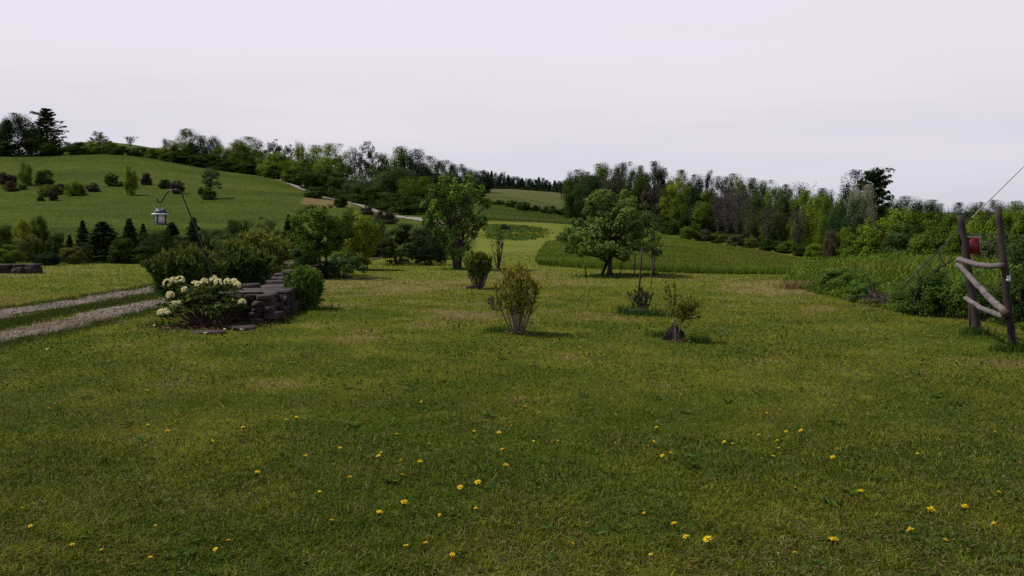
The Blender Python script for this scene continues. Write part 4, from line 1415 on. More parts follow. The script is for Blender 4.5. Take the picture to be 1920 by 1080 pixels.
# ------------------------------------------------------------------ stones
def hull_rock(mb, rg, c, size, rz=0.0, n=16, slab=False, tilt=0.0):
    import bmesh
    bm = bmesh.new()
    ph = rg.uniform(0, 6.28)
    for _ in range(n):
        if slab:
            a = 6.283 * (_ // 2) / (n // 2) + ph + rg.normal(0, .22)
            ca_, sa_ = math.cos(a), math.sin(a)
            e = (abs(ca_) ** 6 + abs(sa_) ** 6) ** (-1 / 6) * rg.uniform(.78, 1.02)
            q = np.array([ca_ * e, sa_ * e, (1 if _ % 2 else -1) * rg.uniform(.72, 1.0)]) * .5
        else:
            q = norm(rg.normal(size=3)) * rg.uniform(.82, 1.0) * .5
        bm.verts.new(q * np.array(size))
    ret = bmesh.ops.convex_hull(bm, input=bm.verts)
    junk = [g for g in ret['geom_interior'] + ret['geom_unused'] if isinstance(g, bmesh.types.BMVert)]
    bmesh.ops.delete(bm, geom=list(set(junk)), context='VERTS')
    bmesh.ops.bevel(bm, geom=list(bm.edges), offset=min(size) * .045, segments=1, affect='EDGES', profile=.6)
    bmesh.ops.triangulate(bm, faces=bm.faces)
    V = np.array([v.co[:] for v in bm.verts])
    fs = np.array([[v.index for v in f.verts] for f in bm.faces])
    bm.free()
    ct, st = math.cos(tilt), math.sin(tilt)
    V = V @ np.array([[1, 0, 0], [0, ct, st], [0, -st, ct]])
    ca, sa = math.cos(rz), math.sin(rz)
    V = V @ np.array([[ca, sa, 0], [-sa, ca, 0], [0, 0, 1]])
    mb.add(V + np.array(c), fs)


def stone_wall():
    rg = np.random.default_rng(611)
    c0 = gp(498, 607)
    o = thing('dry_stone_wall', 'dark dry stacked stone wall with flat capstones beside the rhododendron', 'stone wall', c0)
    # centre line from the near end going back and slightly left; half width .38
    path = np.array([(-.40, .30), (-.42, 1.9), (-.75, 4.2), (-1.25, 6.6), (-1.6, 8.2)])
    hgt = lambda y: .42 - .024 * y
    L = MB()
    y = .02
    def cx(yy):
        return float(np.interp(yy, path[:, 1], path[:, 0]))
    for course in range(5):
        zc = .05 + course * .09
        for side in (-1, 1):
            yy = -.05 + rg.uniform(-.1, .1)
            while yy < 7.9:
                ln = rg.uniform(.16, .42)
                hh = rg.uniform(.085, .13)
                if zc + .05 < hgt(yy):
                    hull_rock(L, rg, (cx(yy) + side * (.30 + rg.uniform(-.05, .05)), yy + ln / 2, zc), (rg.uniform(.24, .36), ln, hh), rg.normal(0, .12), 18, True)
                yy += ln * .95
        xx = -.85
        while xx < .02:                       # the end that faces the camera
            ln = rg.uniform(.14, .36)
            if zc < .46:
                hull_rock(L, rg, (xx + ln / 2, .06 + .22 * (-xx / .85) + rg.uniform(-.05, .05), zc), (ln, rg.uniform(.22, .34), rg.uniform(.085, .13)), rg.normal(0, .1), 18, True)
            xx += ln * .95
    L.obj('stacked_stones', M_STONE, o)
    for (x, yy, sx, sy, sz, dz, rz) in [(-.62, .42, .62, .95, .045, -.012, .12), (-.20, .46, .52, .90, .045, 0, -.08), (-.46, 1.45, 1.0, 1.25, .045, -.004, .04), (-.30, .30, .40, .30, .03, .035, .3),
                                        (-.44, 2.75, .95, 1.45, .045, .006, -.05), (-.86, 2.2, .34, .40, .085, .05, .3), (-.60, 4.1, .85, 1.3, .05, .02, -.1), (-.78, 3.6, .4, .5, .06, .06, .4),
                                        (-.95, 5.2, .75, 1.0, .06, .04, .1), (-.8, 5.0, .4, .4, .07, .10, .2), (-1.2, 6.2, .7, .9, .06, .03, -.1), (-1.45, 7.3, .7, .9, .10, .06, .2), (-1.35, 7.0, .4, .35, .09, .15, .2)]:
        m = MB()
        hull_rock(m, rg, (x, yy, hgt(yy) + dz + .02), (sx, sy, sz), rz, 22, True, rg.normal(0, .012))
        m.obj('capstone', M_STONE, o)
    for zz, yy, r in [(.34, .75, .10), (.28, 1.1, .11), (.15, .9, .12), (.38, 1.5, .09)]:     # knobbly stones on the lawn side
        m = MB()
        hull_rock(m, rg, (.02, yy, zz), (r * 1.6, r * 2, r * 1.6), rg.uniform(0, 3), 20)
        m.obj('corner_stone', M_STONE, o)


stone_wall()


def lone_rock(name, label, px, base, size, rz, seed, slab=True, sink=.3, tilt=0.0, n=18):
    p = gp(px, base)
    o = thing(name, label, 'rock', p)
    m = MB()
    hull_rock(m, np.random.default_rng(seed), (0, 0, size[2] * (.5 - sink)), size, rz, n, slab, tilt)
    return m.obj('stone', M_STONE, o)


lone_rock('flat_stone', 'flat grey stone lying in front of the wall end', 456, 617, (.38, .46, .07), .3, 701, sink=.2, n=14)
lone_rock('flat_stone', 'flat sunken stone edging the rhododendron bed', 392, 625, (.50, .30, .06), .1, 702, sink=.3, n=14)
lone_rock('flat_stone', 'small flat stone at the edge of the perennials', 652, 522, (.3, .3, .14), .1, 703)
lone_rock('flat_stone', 'small pale stone at the foot of the compact shrub', 882, 541, (.24, .22, .10), .4, 704)
lone_rock('flat_stone', 'dark flat stone beside the perennial bed edge', 683, 507, (.3, .3, .16), .2, 705)
lone_rock('grey_rock', 'grey rock at the base of the scruffy shrub', 1196, 590, (.32, .24, .14), .1, 706)


def tri_rock():
    p = gp(1262, 638)
    o = thing('triangular_rock', 'dark triangular upright rock behind the stems of the lopsided shrub', 'rock', p)
    import bmesh
    w, h = 46 / F * p[1], 33 / F * p[1]
    pts = [(-.55, -.02, 0), (.48, -.06, 0), (.50, .24, 0), (-.40, .26, 0), (-.04, .06, 1.0), (.16, .05, .97), (.47, .02, .52), (.45, .2, .42), (-.02, .2, .86), (-.30, .0, .42), (-.48, .12, .1), (.02, -.16, 0)]
    bm = bmesh.new()
    for q in pts:
        bm.verts.new((q[0] * w, q[1] * w, q[2] * h - .02))
    bmesh.ops.convex_hull(bm, input=bm.verts)
    bmesh.ops.bevel(bm, geom=list(bm.edges), offset=.006, segments=1, affect='EDGES')
    bmesh.ops.triangulate(bm, faces=bm.faces)
    V = np.array([v.co[:] for v in bm.verts])
    fs = np.array([[v.index for v in f.verts] for f in bm.faces])
    bm.free()
    MB().add(V, fs).obj('stone', M_DARKROCK, o)


tri_rock()


def stone_pile():
    rg = np.random.default_rng(621)
    p = gp(40, 512)
    o = thing('stone_pile', 'low pile of dark flat stones at the left edge of the far lawn', 'stone pile', p)
    s = p[1] / F
    for k, (dx, z, w, h, d) in enumerate([(-30, 0, 40, 11, .5), (-2, 0, 36, 12, .6), (20, 0, 30, 12, .5), (-34, 10, 44, 8, .5), (0, 10, 32, 8, .6), (22, 10, 28, 8, .5), (-58, 2, 40, 14, .5)]):
        m = MB()
        hull_rock(m, rg, (dx * s, rg.uniform(-.1, .1), (z + h / 2) * s - .02), (w * s, d, h * s * 1.15), rg.normal(0, .1), 20, True)
        m.obj('stone', M_STONE, o)


stone_pile()


# ------------------------------------------------------------------ white rhododendron
def rhododendron():
    rg = np.random.default_rng(631)
    p = gp(393, 611)
    o = thing('rhododendron', 'rhododendron with cream white flower clusters at the wall end', 'shrub', p)
    s = p[1] / F
    fl = [(314, 533, -.1), (326, 529, 0), (338, 527, .1), (364, 535, .2), (373, 536, -.1), (384, 530, .1), (400, 525, .1), (409, 531, .0), (427, 531, .15), (439, 531, .1), (445, 537, 0),
          (454, 570, -.1), (319, 556, -.2), (326, 573, -.3), (336, 572, -.25), (303, 589, -.3), (314, 586, -.3), (347, 546, -.2)]
    wood, lf, pet = MB(), MB(), MB()
    tips = [at(px, py, p[1] + dy) - p for px, py, dy in fl]
    extra = []
    for k in range(74):
        a, q = rg.uniform(0, 6.28), math.sqrt(rg.uniform(.05, 1))
        extra.append(np.array([math.cos(a) * q * 78 * s + -.10, math.sin(a) * q * .48, (86 - 34 * q * q) * s * rg.uniform(.62, .95)]))
    for e in tips + extra:
        e = np.array(e)
        b = np.array([rg.normal(0, .05), rg.normal(0, .04), -.02])
        wood.add(*tube(bezier(b, e - [0, 0, .02], np.array([e[0] * .25, e[1] * .25, -.06]), 6), np.linspace(.011, .004, 6), 5, False))
        n = 15
        a = rg.uniform(0, 6.28) + np.arange(n) * 2.4
        d = np.stack([np.cos(a), np.sin(a), rg.uniform(-.45, .25, n)], 1)
        C = e - [0, 0, .025] + d * .055
        lf.add(*leaves(rg, C, .115, tints(rg, n, None, .3, .1) * np.where(rg.uniform(size=(n, 1)) < .15, [[2.2, 1.5, 1.2]], 1.0), .33, .9, tdir=d))
        d2 = np.stack([np.cos(a), np.sin(a), np.zeros(n)], 1)
        C2 = e * .86 + d2 * .06 + rg.normal(0, .03, (n, 3))
        C2[:, 2] = np.maximum(C2[:, 2], .05)
        lf.add(*leaves(rg, C2, .105, tints(rg, n, None, .3, .1), .33, .7, tdir=d2))
    wood.obj('stems', M_BARK, o, True, (.09, .07, .055))
    lf.obj('foliage', M_LEAF, o, False, (.062, .088, .022))
    for e in tips:
        m = MB()
        r = rg.uniform(.042, .058)
        for k in range(15):
            d = norm(rg.normal(size=3) + [0, 0, .5])
            if d[2] < -.5:
                continue
            c = np.array(e) + [0, 0, .015] + d * r
            # five-lobed open bell
            t1 = norm(np.cross(d, [.3, .2, 1.0]))
            t2 = np.cross(d, t1)
            for j in range(5):
                a0 = 6.283 * j / 5
                dr = t1 * math.cos(a0) + t2 * math.sin(a0)
                sd = np.cross(d, dr)
                V = [c - d * .014, c + dr * .016 + sd * .013 + d * .005, c + dr * .031 + d * .012, c + dr * .016 - sd * .013 + d * .005]
                m.add(V, np.array([[0, 1, 2, 3]]), np.array([.80, .74, .40]) * rg.uniform(.85, 1.1) + np.array([0, 0, .06 * rg.uniform()]))
        m.obj('flower_cluster', M_PETAL, o)


rhododendron()


def litter():
    rg = np.random.default_rng(641)
    C, T = [], []
    p = gp(393, 613)
    n = 1500
    x = rg.normal(0, .42, n) + .0
    y = rg.normal(-.05, .24, n)
    X, Y = p[0] + x, p[1] + y
    q = gp(1280, 642)
    X = np.concatenate([X, q[0] + rg.normal(.03, .10, 90)])
    Y = np.concatenate([Y, q[1] + rg.normal(0, .05, 90)])
    q = gp(975, 627)
    X = np.concatenate([X, q[0] + rg.normal(0, .12, 80)])
    Y = np.concatenate([Y, q[1] + rg.normal(0, .06, 80)])
    n = len(X)
    Z = zf(X, Y) + rg.uniform(.012, .05, n)
    t = np.array([.135, .072, .040]) * rg.uniform(.35, 1.35, (n, 1)) * np.stack([np.ones(n), rg.uniform(.8, 1.25, n), rg.uniform(.7, 1.3, n)], 1)
    o = MB().add(*leaves(rg, np.stack([X, Y, Z], 1), .042, t, .5, 1.2)).obj('leaf_litter', M_DEAD)
    tag(o, 'rusty dead leaves scattered under the rhododendron and lawn shrubs', 'dead leaves', kind='stuff')


litter()


def fallen_petals():
    for px, py, lab in [(429, 617, 'fallen cream blossom left of the flat grey stone'), (452, 622, 'fallen cream blossom in front of the flat grey stone'),
                        (421, 622, 'fallen cream blossom on the leaf litter'), (289, 615, 'fallen cream blossom left of the rhododendron'), (385, 629, 'fallen cream blossom at the sunken stone'), (89, 660, 'small white blossom alone on the left lawn')]:
        p = gp(px, py)
        rg = np.random.default_rng(px)
        m = MB()
        m.add(*leaves(rg, rg.normal(0, .010, (9, 3)) * [1, 1, .4] + [0, 0, .04], .03, np.array([[.75, .72, .56]]) * rg.uniform(.8, 1.1, (9, 1)), .8, .8))
        o = m.obj('fallen_blossom', M_PETAL)
        o.location = tuple(p)
        tag(o, lab, 'blossom', 'fallen blossoms')


fallen_petals()


# ------------------------------------------------------------------ shepherd hook and bird feeder
def box(mb, c, s, tint=None):
    c, s = np.array(c), np.array(s) / 2
    V = np.array([[x, y, z] for x in (-1, 1) for y in (-1, 1) for z in (-1, 1)]) * s + c
    mb.add(V, np.array([[0, 1, 3, 2], [4, 6, 7, 5], [0, 4, 5, 1], [2, 3, 7, 6], [0, 2, 6, 4], [1, 5, 7, 3]]), tint)


def feeder():
    Y = 16.2
    base = onground(420, Y)
    o = thing('shepherd_hook', 'thin black leaning shepherd hook rising out of the peony shrubs', 'hook', base)
    px = [(420, 575), (362, 415), (352, 391), (344.5, 373), (341, 364), (335, 357.5), (327, 355), (318, 358), (311, 364), (306, 373), (303, 379), (299.5, 380.5), (296, 377.5), (293.5, 370)]
    pts = np.array([at(a, b, Y) - base for a, b in px])
    pts[0] = [0, 0, -.1]
    t = np.concatenate([[0], np.cumsum(np.linalg.norm(np.diff(pts, axis=0), axis=1))])
    tt = np.linspace(0, t[-1], 60)
    sm = np.stack([pchip(t, pts[:, k], tt) for k in range(3)], 1)
    MB().add(*tube(sm, .013, 7)).obj('rod', M_IRON, o, True)
    s = Y / F * .92
    top = at(300, 380, Y)
    c = at(300.5, 393, Y)                      # top of the roof cap
    f = thing('bird_feeder', 'lantern shaped bird feeder with white panes hanging from the hook', 'bird feeder', c)
    f.rotation_euler = (0, math.radians(1.5), .62)
    R = lambda v: v * s
    m = MB()                                    # hipped dark roof
    a, b = R(7.5), R(12)
    V = [[-a, -a, 0], [a, -a, 0], [a, a, 0], [-a, a, 0], [-b, -b, -R(8)], [b, -b, -R(8)], [b, b, -R(8)], [-b, b, -R(8)]]
    m.add(V, np.array([[0, 1, 2, 3], [0, 4, 5, 1], [1, 5, 6, 2], [2, 6, 7, 3], [3, 7, 4, 0], [7, 6, 5, 4]]))
    rf = m.obj('roof', M_ROOF, f)
    m = MB()
    for sx in (-1, 1):
        for sy in (-1, 1):
            box(m, (sx * R(5), sy * R(5), R(.9)), (R(4), R(4), R(2)))
    m.obj('roof_cap', M_TRIM, rf)
    m = MB()                                    # pale brim
    a, b = R(12.2), R(14.5)
    V = [[-a, -a, -R(7.6)], [a, -a, -R(7.6)], [a, a, -R(7.6)], [-a, a, -R(7.6)], [-b, -b, -R(10.5)], [b, -b, -R(10.5)], [b, b, -R(10.5)], [-b, b, -R(10.5)]]
    m.add(V, np.array([[0, 1, 2, 3], [0, 4, 5, 1], [1, 5, 6, 2], [2, 6, 7, 3], [3, 7, 4, 0], [7, 6, 5, 4]]))
    m.obj('brim', M_TRIM, f)
    for k in range(4):
        a0 = k * math.pi / 2
        m = MB()
        box(m, (0, -R(8.6), -R(19.5)), (R(13.0), R(.8), R(17.5)))
        pn = m.obj('pane', M_PANE, f)
        pn.rotation_euler = (0, 0, a0)
        m = MB()
        box(m, (R(8.3), -R(8.3), -R(19.8)), (R(2.6), R(2.6), R(18.4)))
        cr = m.obj('corner_post', M_ROOF, f)
        cr.rotation_euler = (0, 0, a0)
    m = MB()
    box(m, (0, 0, -R(30)), (R(22), R(22), R(1.8)))
    for sx in (-1, 1):
        box(m, (sx * R(10.6), 0, -R(28.4)), (R(.9), R(20), R(1.4)))
        box(m, (0, sx * R(10.6), -R(28.4)), (R(22), R(.9), R(1.4)))
    m.obj('tray', M_ROOF, f)
    d = np.array(top) - c
    MB().add(*tube([[0, 0, -R(1)], d * .5, d], .004, 5)).obj('hanger', M_IRON, f)


feeder()


# ------------------------------------------------------------------ fence, panel, wire
def log(a, b, r0, r1, rg, n=12, sides=12, bow=0.0, rough=.022):
    t = np.linspace(0, 1, n)[:, None]
    pts = a + (b - a) * t
    pts[:, 2] -= bow * np.sin(math.pi * t[:, 0])
    pts[1:-1] += rg.normal(0, .006, (n - 2, 3))
    V, fs = tube(pts, np.linspace(r0, r1, n) * (1 + rg.normal(0, rough * .3, n)), sides)
    k = n * sides
    V[:k] += (V[:k] - np.repeat(pts, sides, 0)) * rg.normal(0, rough, (k, 1))
    return V, fs


def fence():
    rg = np.random.default_rng(651)
    bl, br = gp(1833, 626), gp(1899, 657)
    o = thing('rail_fence', 'rustic log fence section of two leaning posts with diagonal brace', 'fence', (bl + br) / 2)
    O = np.array(o.location)
    tl, tr = at(1800.5, 403, bl[1] + .15), at(1871, 390, br[1] + .1)
    ax = norm(br - bl)
    front = norm(np.array([-ax[1], ax[0], 0]))
    front = front if front[1] < 0 else -front
    for b, t, r0, r1 in ((bl, tl, .062, .046), (br, tr, .050, .038)):
        d = norm(t - b)
        MB().add(*log(b - d * .25 - O, t - O, r0, r1, rg, 16)).obj('post', M_WOOD, o, True)
    y0, y1 = bl[1] - .10, br[1] - .10
    ra = at(1797, 486, y0), at(1881, 499, y1)
    r1 = MB().add(*log(ra[0] - O, ra[1] - O, .039, .036, rg, 12, bow=.03)).obj('rail', M_RAIL, o, True)
    ka = ra[0] * .68 + ra[1] * .32 + np.array([0, -.05, .012]) - O
    MB().add(*log(ka, ka + [0, -.025, .005], .018, .011, rg, 3, 7)).obj('knot', M_ENDGRAIN, r1, True)
    rb = at(1796, 496, y0 - .02), at(1885, 588, y1 - .03)
    b1 = MB().add(*log(rb[0] - O, rb[1] - O, .033, .046, rg, 14)).obj('brace', M_RAIL, o, True)
    rc = at(1810, 559, y0), at(1880, 594, y1)
    r2 = MB().add(*log(rc[0] - O, rc[1] - O, .034, .036, rg, 12, bow=.02)).obj('rail', M_RAIL, o, True)
    # dark sawn ends facing the camera
    for e, r, par in ((ra[1], .039, r1), (rb[1], .048, b1)):
        MB().add(*log(e - O - ax * .035 + front * .0, e - O + ax * .045, r, r * .9, rg, 4, 12)).obj('sawn_end', M_ENDGRAIN, par, True)
    # white insulator and hanging wire
    c = at(1891, 522, br[1] - .075) - O
    MB().add(*tube([c - [0, 0, .035], c - [0, 0, .012], c, c + [0, 0, .012], c + [0, 0, .035]], [.022, .026, .018, .026, .020], 10)).obj('insulator', M_WHITE, o, True)
    w0, w1 = at(1833, 494, y0 + .3) - O, at(1834, 517, y0 + .3) - O
    MB().add(*tube([w0, (w0 + w1) / 2 + [.015, 0, 0], w1], .005, 5)).obj('wire_end', M_IRON, o)
    # dark stake behind the left post
    a = gp(1824, 624)
    stake('thin dark stake behind the left fence post', a + [0, .08, 0], at(1817, 560, a[1] + .1), .018, M_ENDGRAIN)
    # red panel hung on the left post
    Y = bl[1] + .10
    q = [at(1812, 446, Y), at(1836, 446.5, Y - .05), at(1839, 474.5, Y - .05), at(1815, 477, Y)]
    c = sum(q) / 4
    p = thing('red_panel', 'small square red panel hung on the left fence post', 'panel', c)
    th = np.array([.0, .035, 0])
    V = [v - c for v in q] + [v - c + th for v in q]
    fc = np.array([[0, 3, 2, 1], [4, 5, 6, 7], [0, 1, 5, 4], [1, 2, 6, 5], [2, 3, 7, 6], [3, 0, 4, 7]])
    MB().add(V, fc).obj('board', M_RED, p)
    e0, e1 = at(1809, 443.5, Y - .02) - c, at(1841, 446, Y - .05) - c
    e0 = e0 + [0, .015, .0]
    MB().add(*tube([e0, e1 + [0, .015, 0]], .013, 8)).obj('top_rod', M_PALE, p, True)
    s0, s1 = q[1] - c + [.008, .017, 0], q[2] - c + [.008, .017, 0]
    MB().add(*tube([s0, s1], .008, 6)).obj('edge_strip', M_PALE, p, True)


fence()


def guy_wire():
    a = gp(1668, 560)
    b = at(1920, 312, 20.3)
    o = thing('guy_wire', 'steel guy wire slanting up past the fence to the right edge', 'wire', a)
    d = b - a
    end = d * 2.4
    MB().add(*tube([np.zeros(3), d, end], .009, 6)).obj('cable', M_WIRE, o)
    MB().add(*tube([d * .0, d * .28, d * .58], .014, 7)).obj('guard_sleeve', M_IRON, o)
    # dead branch leaning in the weeds and the brush pile
    rg = np.random.default_rng(661)
    c = gp(1712, 592)
    br = thing('dead_branch', 'long dead branch leaning in the weeds left of the fence', 'branch', c)
    Y = c[1]
    main = [np.array([0, 0, -.05]), at(1716, 556, Y) - c, at(1728, 527, Y) - c, at(1762, 502, Y - .1) - c, at(1796, 482, Y - .3) - c]
    MB().add(*tube(np.array(main), [.028, .026, .022, .018, .010], 6)).obj('limb', M_BARK, br, True, (.035, .03, .026))
    m = MB()
    for (p0, p1) in (((1760, 516), (1772, 480)), ((1748, 533), (1776, 497)), ((1757, 520), (1730, 487)), ((1728, 527), (1712, 498)), ((1775, 500), (1768, 474))):
        m.add(*tube(bezier(at(*p0, Y) - c, at(*p1, Y - .1) - c, rg.normal(0, .05, 3), 4), [.010, .008, .006, .003], 5))
    m.obj('twigs', M_BARK, br, True, (.045, .038, .03))
    c = gp(1662, 576)
    pl = thing('brush_pile', 'reddish brown heap of dead twigs at the weed edge', 'brush pile', c)
    m = MB()
    for k in range(150):
        s = np.array([rg.normal(0, .20), rg.normal(.15, .14), rg.uniform(0, .20)])
        d = norm(rg.normal(size=3) * [1, .7, .45]) * rg.uniform(.12, .34)
        q = s + d
        q[2] = max(q[2], .01)
        m.add(*tube([s, (s + q) / 2 + rg.normal(0, .01, 3), q], [.006, .005, .003], 4))
    m.obj('twigs', M_BARK, pl, False, (.11, .075, .065))
    c = gp(1497, 541)
    st = thing('dry_grass_clump', 'straw coloured clump of dry grass at the left tip of the weeds', 'grass clump', c)
    n = 900
    X, Y = c[0] + rg.normal(.05, .17, n), c[1] + rg.normal(.2, .16, n)
    h = rg.uniform(.08, .22, n)
    V, fs, t = blades(rg, X, Y, h, np.full(n, .014), np.array([.24, .18, .075]) * rg.uniform(.5, 1.3, (n, 1)), .9, True)
    MB().add(V - c, fs, t).obj('blades', M_GRASS, st)


guy_wire()


# ------------------------------------------------------------------ dandelions
def dandelions():
    rg = np.random.default_rng(671)
    spots = [(276, 809, 1), (313, 819, 1.1), (390, 839, 1.1), (458, 812, 1.2), (536, 794, .9), (556, 793, 1.1), (571, 868, 1.1), (480, 902, 1.3), (597, 935, .9), (761, 1037, .9),
             (790, 758, .8), (743, 822, .9), (714, 865, 1.1), (717, 852, .6), (787, 884, 1.3), (886, 822, 1.1), (935, 821, 1.2), (946, 854, 1), (944, 892, 1.4), (899, 918, 1.4), (864, 929, 1.2),
             (895, 965, .8), (655, 907, 1), (757, 963, 1.4), (709, 982, 1.3), (982, 771, 1), (1011, 781, .8), (802, 840, .7), (957, 803, .6), (1001, 834, .7), (1048, 833, .6), (1149, 833, .6), (1152, 784, .7),
             (1233, 811, .9), (1220, 836, 1), (1214, 843, .7), (1245, 864, 1), (1256, 858, .8), (1270, 1001, 1.2), (1293, 1024, 1.2), (1334, 1032, 1.5), (1362, 837, .9), (1374, 838, .7), (1423, 824, .9), (1461, 835, .8),
             (1472, 818, .9), (1506, 817, 1.2), (1448, 867, 1), (1561, 869, 1.1), (1572, 850, .7), (1719, 861, .9), (1492, 923, .6), (1611, 938, 1.4), (1741, 976, 1.4), (1806, 974, 1.4), (1715, 1017, 1.3), (1559, 1036, 1.7),
             (1435, 780, .7), (1508, 771, .6), (1588, 672, .8), (1865, 816, .6), (343, 684, .8), (363, 686, .9), (513, 688, .8), (276, 738, .8), (1586, 780, .5), (530, 630, .8), (500, 628, .8)]
    for _ in range(26):
        spots.append((rg.uniform(30, 1900), rg.uniform(760, 1060), rg.uniform(.5, .9)))
    heads = []
    for k in range(4):
        m = MB()
        for ring, (n, r, z, s) in enumerate([(16, .017, .004, .019), (13, .012, .008, .016), (9, .006, .011, .012), (4, .002, .012, .008)]):
            a = np.arange(n) * 6.283 / n + ring + rg.normal(0, .1, n)
            d = np.stack([np.cos(a), np.sin(a), np.full(n, .25 + .25 * ring)], 1)
            C = np.stack([np.cos(a) * r * .7, np.sin(a) * r * .7, np.full(n, .05 + z)], 1)
            m.add(*leaves(rg, C, s, np.array([[.80, .58, .013]]) * rg.uniform(.85, 1.15, (n, 1)), .38, 1.5, tdir=d))
        m.add(*tube([[0, 0, .052], [0, 0, .042], [0, 0, .03]], [.007, .006, .002], 6), np.array([.05, .09, .02]))
        m.add(*tube([[0.004, .002, -.01], [.002, 0, .02], [0, 0, .045]], .0022, 4), np.array([.07, .08, .03]))
        heads.append(m.mesh('dandelion', M_PETAL))
    for i, (px, py, s) in enumerate(spots):
        p = gp(px, py + 3)
        o = link('dandelion', heads[i % 4])
        o.location = (p[0], p[1], p[2] + .012)
        sc = s * .82
        o.scale = (sc, sc, sc * rg.uniform(.8, 1.1))
        o.rotation_euler = (rg.normal(.15, .25), rg.normal(0, .25), rg.uniform(0, 6.28))
        tag(o, 'yellow dandelion flower in the mown lawn', 'dandelion', 'dandelions scattered over the lawn')


dandelions()


# ------------------------------------------------------------------ tufts at post feet and shrub feet
def tufts():
    rg = np.random.default_rng(681)
    mb = MB()
    for px, py, n, sp, hh in [(1833, 628, 220, .11, .16), (1900, 660, 260, .13, .16), (945, 622, 260, .16, .10), (1215, 592, 420, .26, .16), (1180, 588, 160, .12, .2), (1300, 640, 160, .14, .13), (860, 506, 160, .3, .12),
                              (1860, 636, 120, .25, .08), (1240, 632, 120, .1, .12), (573, 582, 240, .3, .14), (510, 606, 180, .25, .10), (1143, 519, 400, .6, .12), (1226, 516, 120, .25, .14), (300, 612, 200, .2, .12)]:
        p = gp(px, py)
        X, Y = p[0] + rg.normal(0, sp, n), p[1] + rg.normal(0, sp * .6, n)
        c = np.array([.036, .075, .012]) * rg.uniform(.6, 1.4, (n, 1))
        mb.add(*blades(rg, X, Y, hh * rg.uniform(.5, 1.2, n), np.full(n, max(.007, .0007 * p[1])), c, .6, True))
    # grass strip and ragged edges along the wheel ruts
    n = 60000
    Y = 1 / rg.uniform(1 / 38, 1 / 8.0, n)
    a, b = curve_x(DRIVE_A, Y), curve_x(DRIVE_B, Y)
    t = rg.uniform(0, 1, n)
    X = np.where(t < .6, (a + b) / 2 + rg.normal(0, .22, n), np.where(t < .8, a - .50 + rg.normal(0, .16, n), b + .52 + rg.normal(0, .17, n)))
    g = fbm(X * 1.5, Y * 1.1, 78) * .5
    k = ~((np.abs(X - a) < g) | (np.abs(X - b) < g + .02))
    X, Y = X[k], Y[k]
    c = np.array([.052, .078, .014]) * rg.uniform(.6, 1.35, (len(X), 1))
    mb.add(*blades(rg, X, Y, rg.uniform(.03, .10, len(X)), np.maximum(.006, .0009 * Y), c, .7, False))
    o = mb.obj('grass_tufts', M_GRASS)
    tag(o, 'longer grass tufts left by the mower round posts, shrubs and wheel ruts', 'grass', kind='stuff')


tufts()

# ------------------------------------------------------------------ camera
cam = bpy.data.cameras.new('camera')
cam.sensor_width = 36
cam.lens = 36 * F / 1920
cam.clip_start, cam.clip_end = .1, 4000
co = bpy.data.objects.new('camera', cam)
COL.objects.link(co)
co.location = (0, 0, EYE)
co.rotation_euler = (math.pi / 2 - PITCH, 0, 0)
SC.camera = co

# ------------------------------------------------------------------ light
SUNV = Vector((-.62, .13, .95)).normalized()
sl = bpy.data.lights.new('sun', 'SUN')
sl.energy = 4.6
sl.angle = math.radians(.5)
sl.color = (1.0, .95, .86)
so = bpy.data.objects.new('sun', sl)
COL.objects.link(so)
so.rotation_euler = SUNV.to_track_quat('Z', 'Y').to_euler()
so.location = (-20, 10, 40)

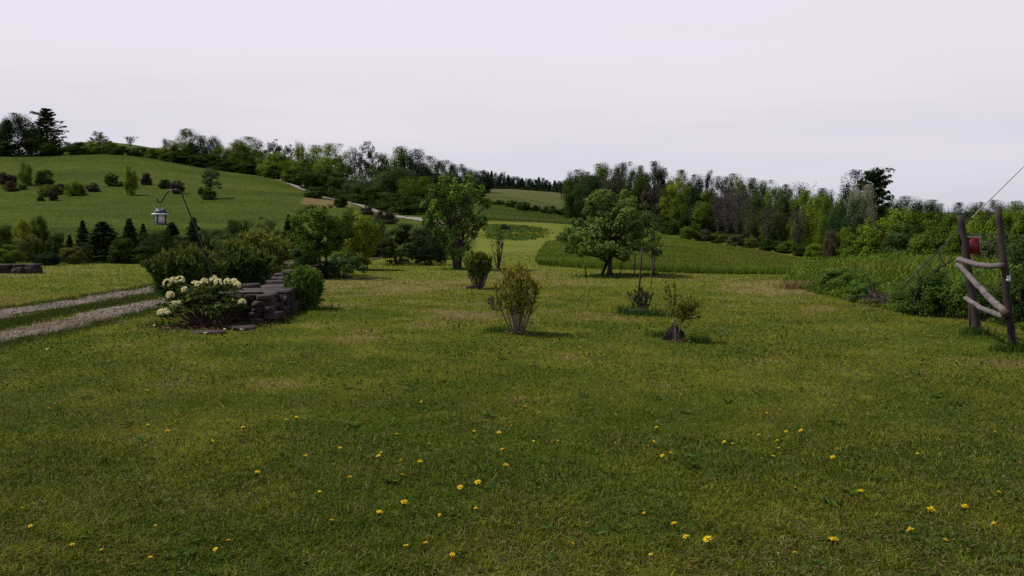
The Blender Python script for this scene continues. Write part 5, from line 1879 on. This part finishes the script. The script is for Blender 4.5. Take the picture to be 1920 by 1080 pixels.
w = bpy.data.worlds.new('World')
SC.world = w
w.use_nodes = True
nt = w.node_tree
nt.nodes.clear()
out = nt.nodes.new('ShaderNodeOutputWorld')
bg = nt.nodes.new('ShaderNodeBackground')
bg.inputs['Strength'].default_value = .1
sky = nt.nodes.new('ShaderNodeTexSky')
sky.sky_type = 'NISHITA'
sky.sun_disc = False
sky.sun_elevation = math.asin(SUNV.z)
sky.sun_rotation = math.atan2(SUNV.x, SUNV.y)
tc = nt.nodes.new('ShaderNodeTexCoord')
sep = nt.nodes.new('ShaderNodeSeparateXYZ')
nt.links.new(tc.outputs['Generated'], sep.inputs[0])
mp = nt.nodes.new('ShaderNodeMapping')
mp.inputs['Scale'].default_value = (1.2, 1.2, 9)
mp.inputs['Rotation'].default_value = (0, math.radians(4), 0)
nt.links.new(tc.outputs['Generated'], mp.inputs['Vector'])
cl = noise(nt, 1.6, 4, .5, mp.outputs['Vector'])
ad = N(nt, 'ShaderNodeMath', operation='MULTIPLY_ADD')
nt.links.new(cl, ad.inputs[0])
ad.inputs[1].default_value = .22
ad.inputs[2].default_value = -.11
sm = N(nt, 'ShaderNodeMath', operation='ADD')
nt.links.new(sep.outputs['Z'], sm.inputs[0])
nt.links.new(ad.outputs[0], sm.inputs[1])


def srgb(r, g, b):
    f = lambda c: ((c / 255 + .055) / 1.055) ** 2.4
    return (f(r), f(g), f(b))


hz = ramp(nt, sm.outputs[0], [(0.0, srgb(209, 209, 220)), (.07, srgb(219, 217, 228)), (.14, srgb(231, 225, 235)), (.25, srgb(234, 230, 242))])
sc10 = N(nt, 'ShaderNodeMix', data_type='RGBA', blend_type='MULTIPLY')
sc10.inputs['Factor'].default_value = 1
sc10.clamp_result = False
nt.links.new(hz, sc10.inputs['A'])
sc10.inputs['B'].default_value = (10, 10, 10, 1)
mr = N(nt, 'ShaderNodeMapRange')
mr.inputs['From Min'].default_value = .25
mr.inputs['From Max'].default_value = .55
nt.links.new(sep.outputs['Z'], mr.inputs['Value'])
mx = N(nt, 'ShaderNodeMix', data_type='RGBA')
nt.links.new(mr.outputs[0], mx.inputs['Factor'])
nt.links.new(sc10.outputs['Result'], mx.inputs['A'])
nt.links.new(sky.outputs[0], mx.inputs['B'])
nt.links.new(mx.outputs['Result'], bg.inputs['Color'])
nt.links.new(bg.outputs[0], out.inputs['Surface'])

vs = SC.view_settings
vs.view_transform = 'Standard'
vs.look = 'None'
vs.exposure = 0
vs.gamma = 1
vs.use_curve_mapping = False
SC.cycles.use_denoising = False
SC.cycles.max_bounces = 6
SC.cycles.diffuse_bounces = 3
SC.cycles.transparent_max_bounces = 4
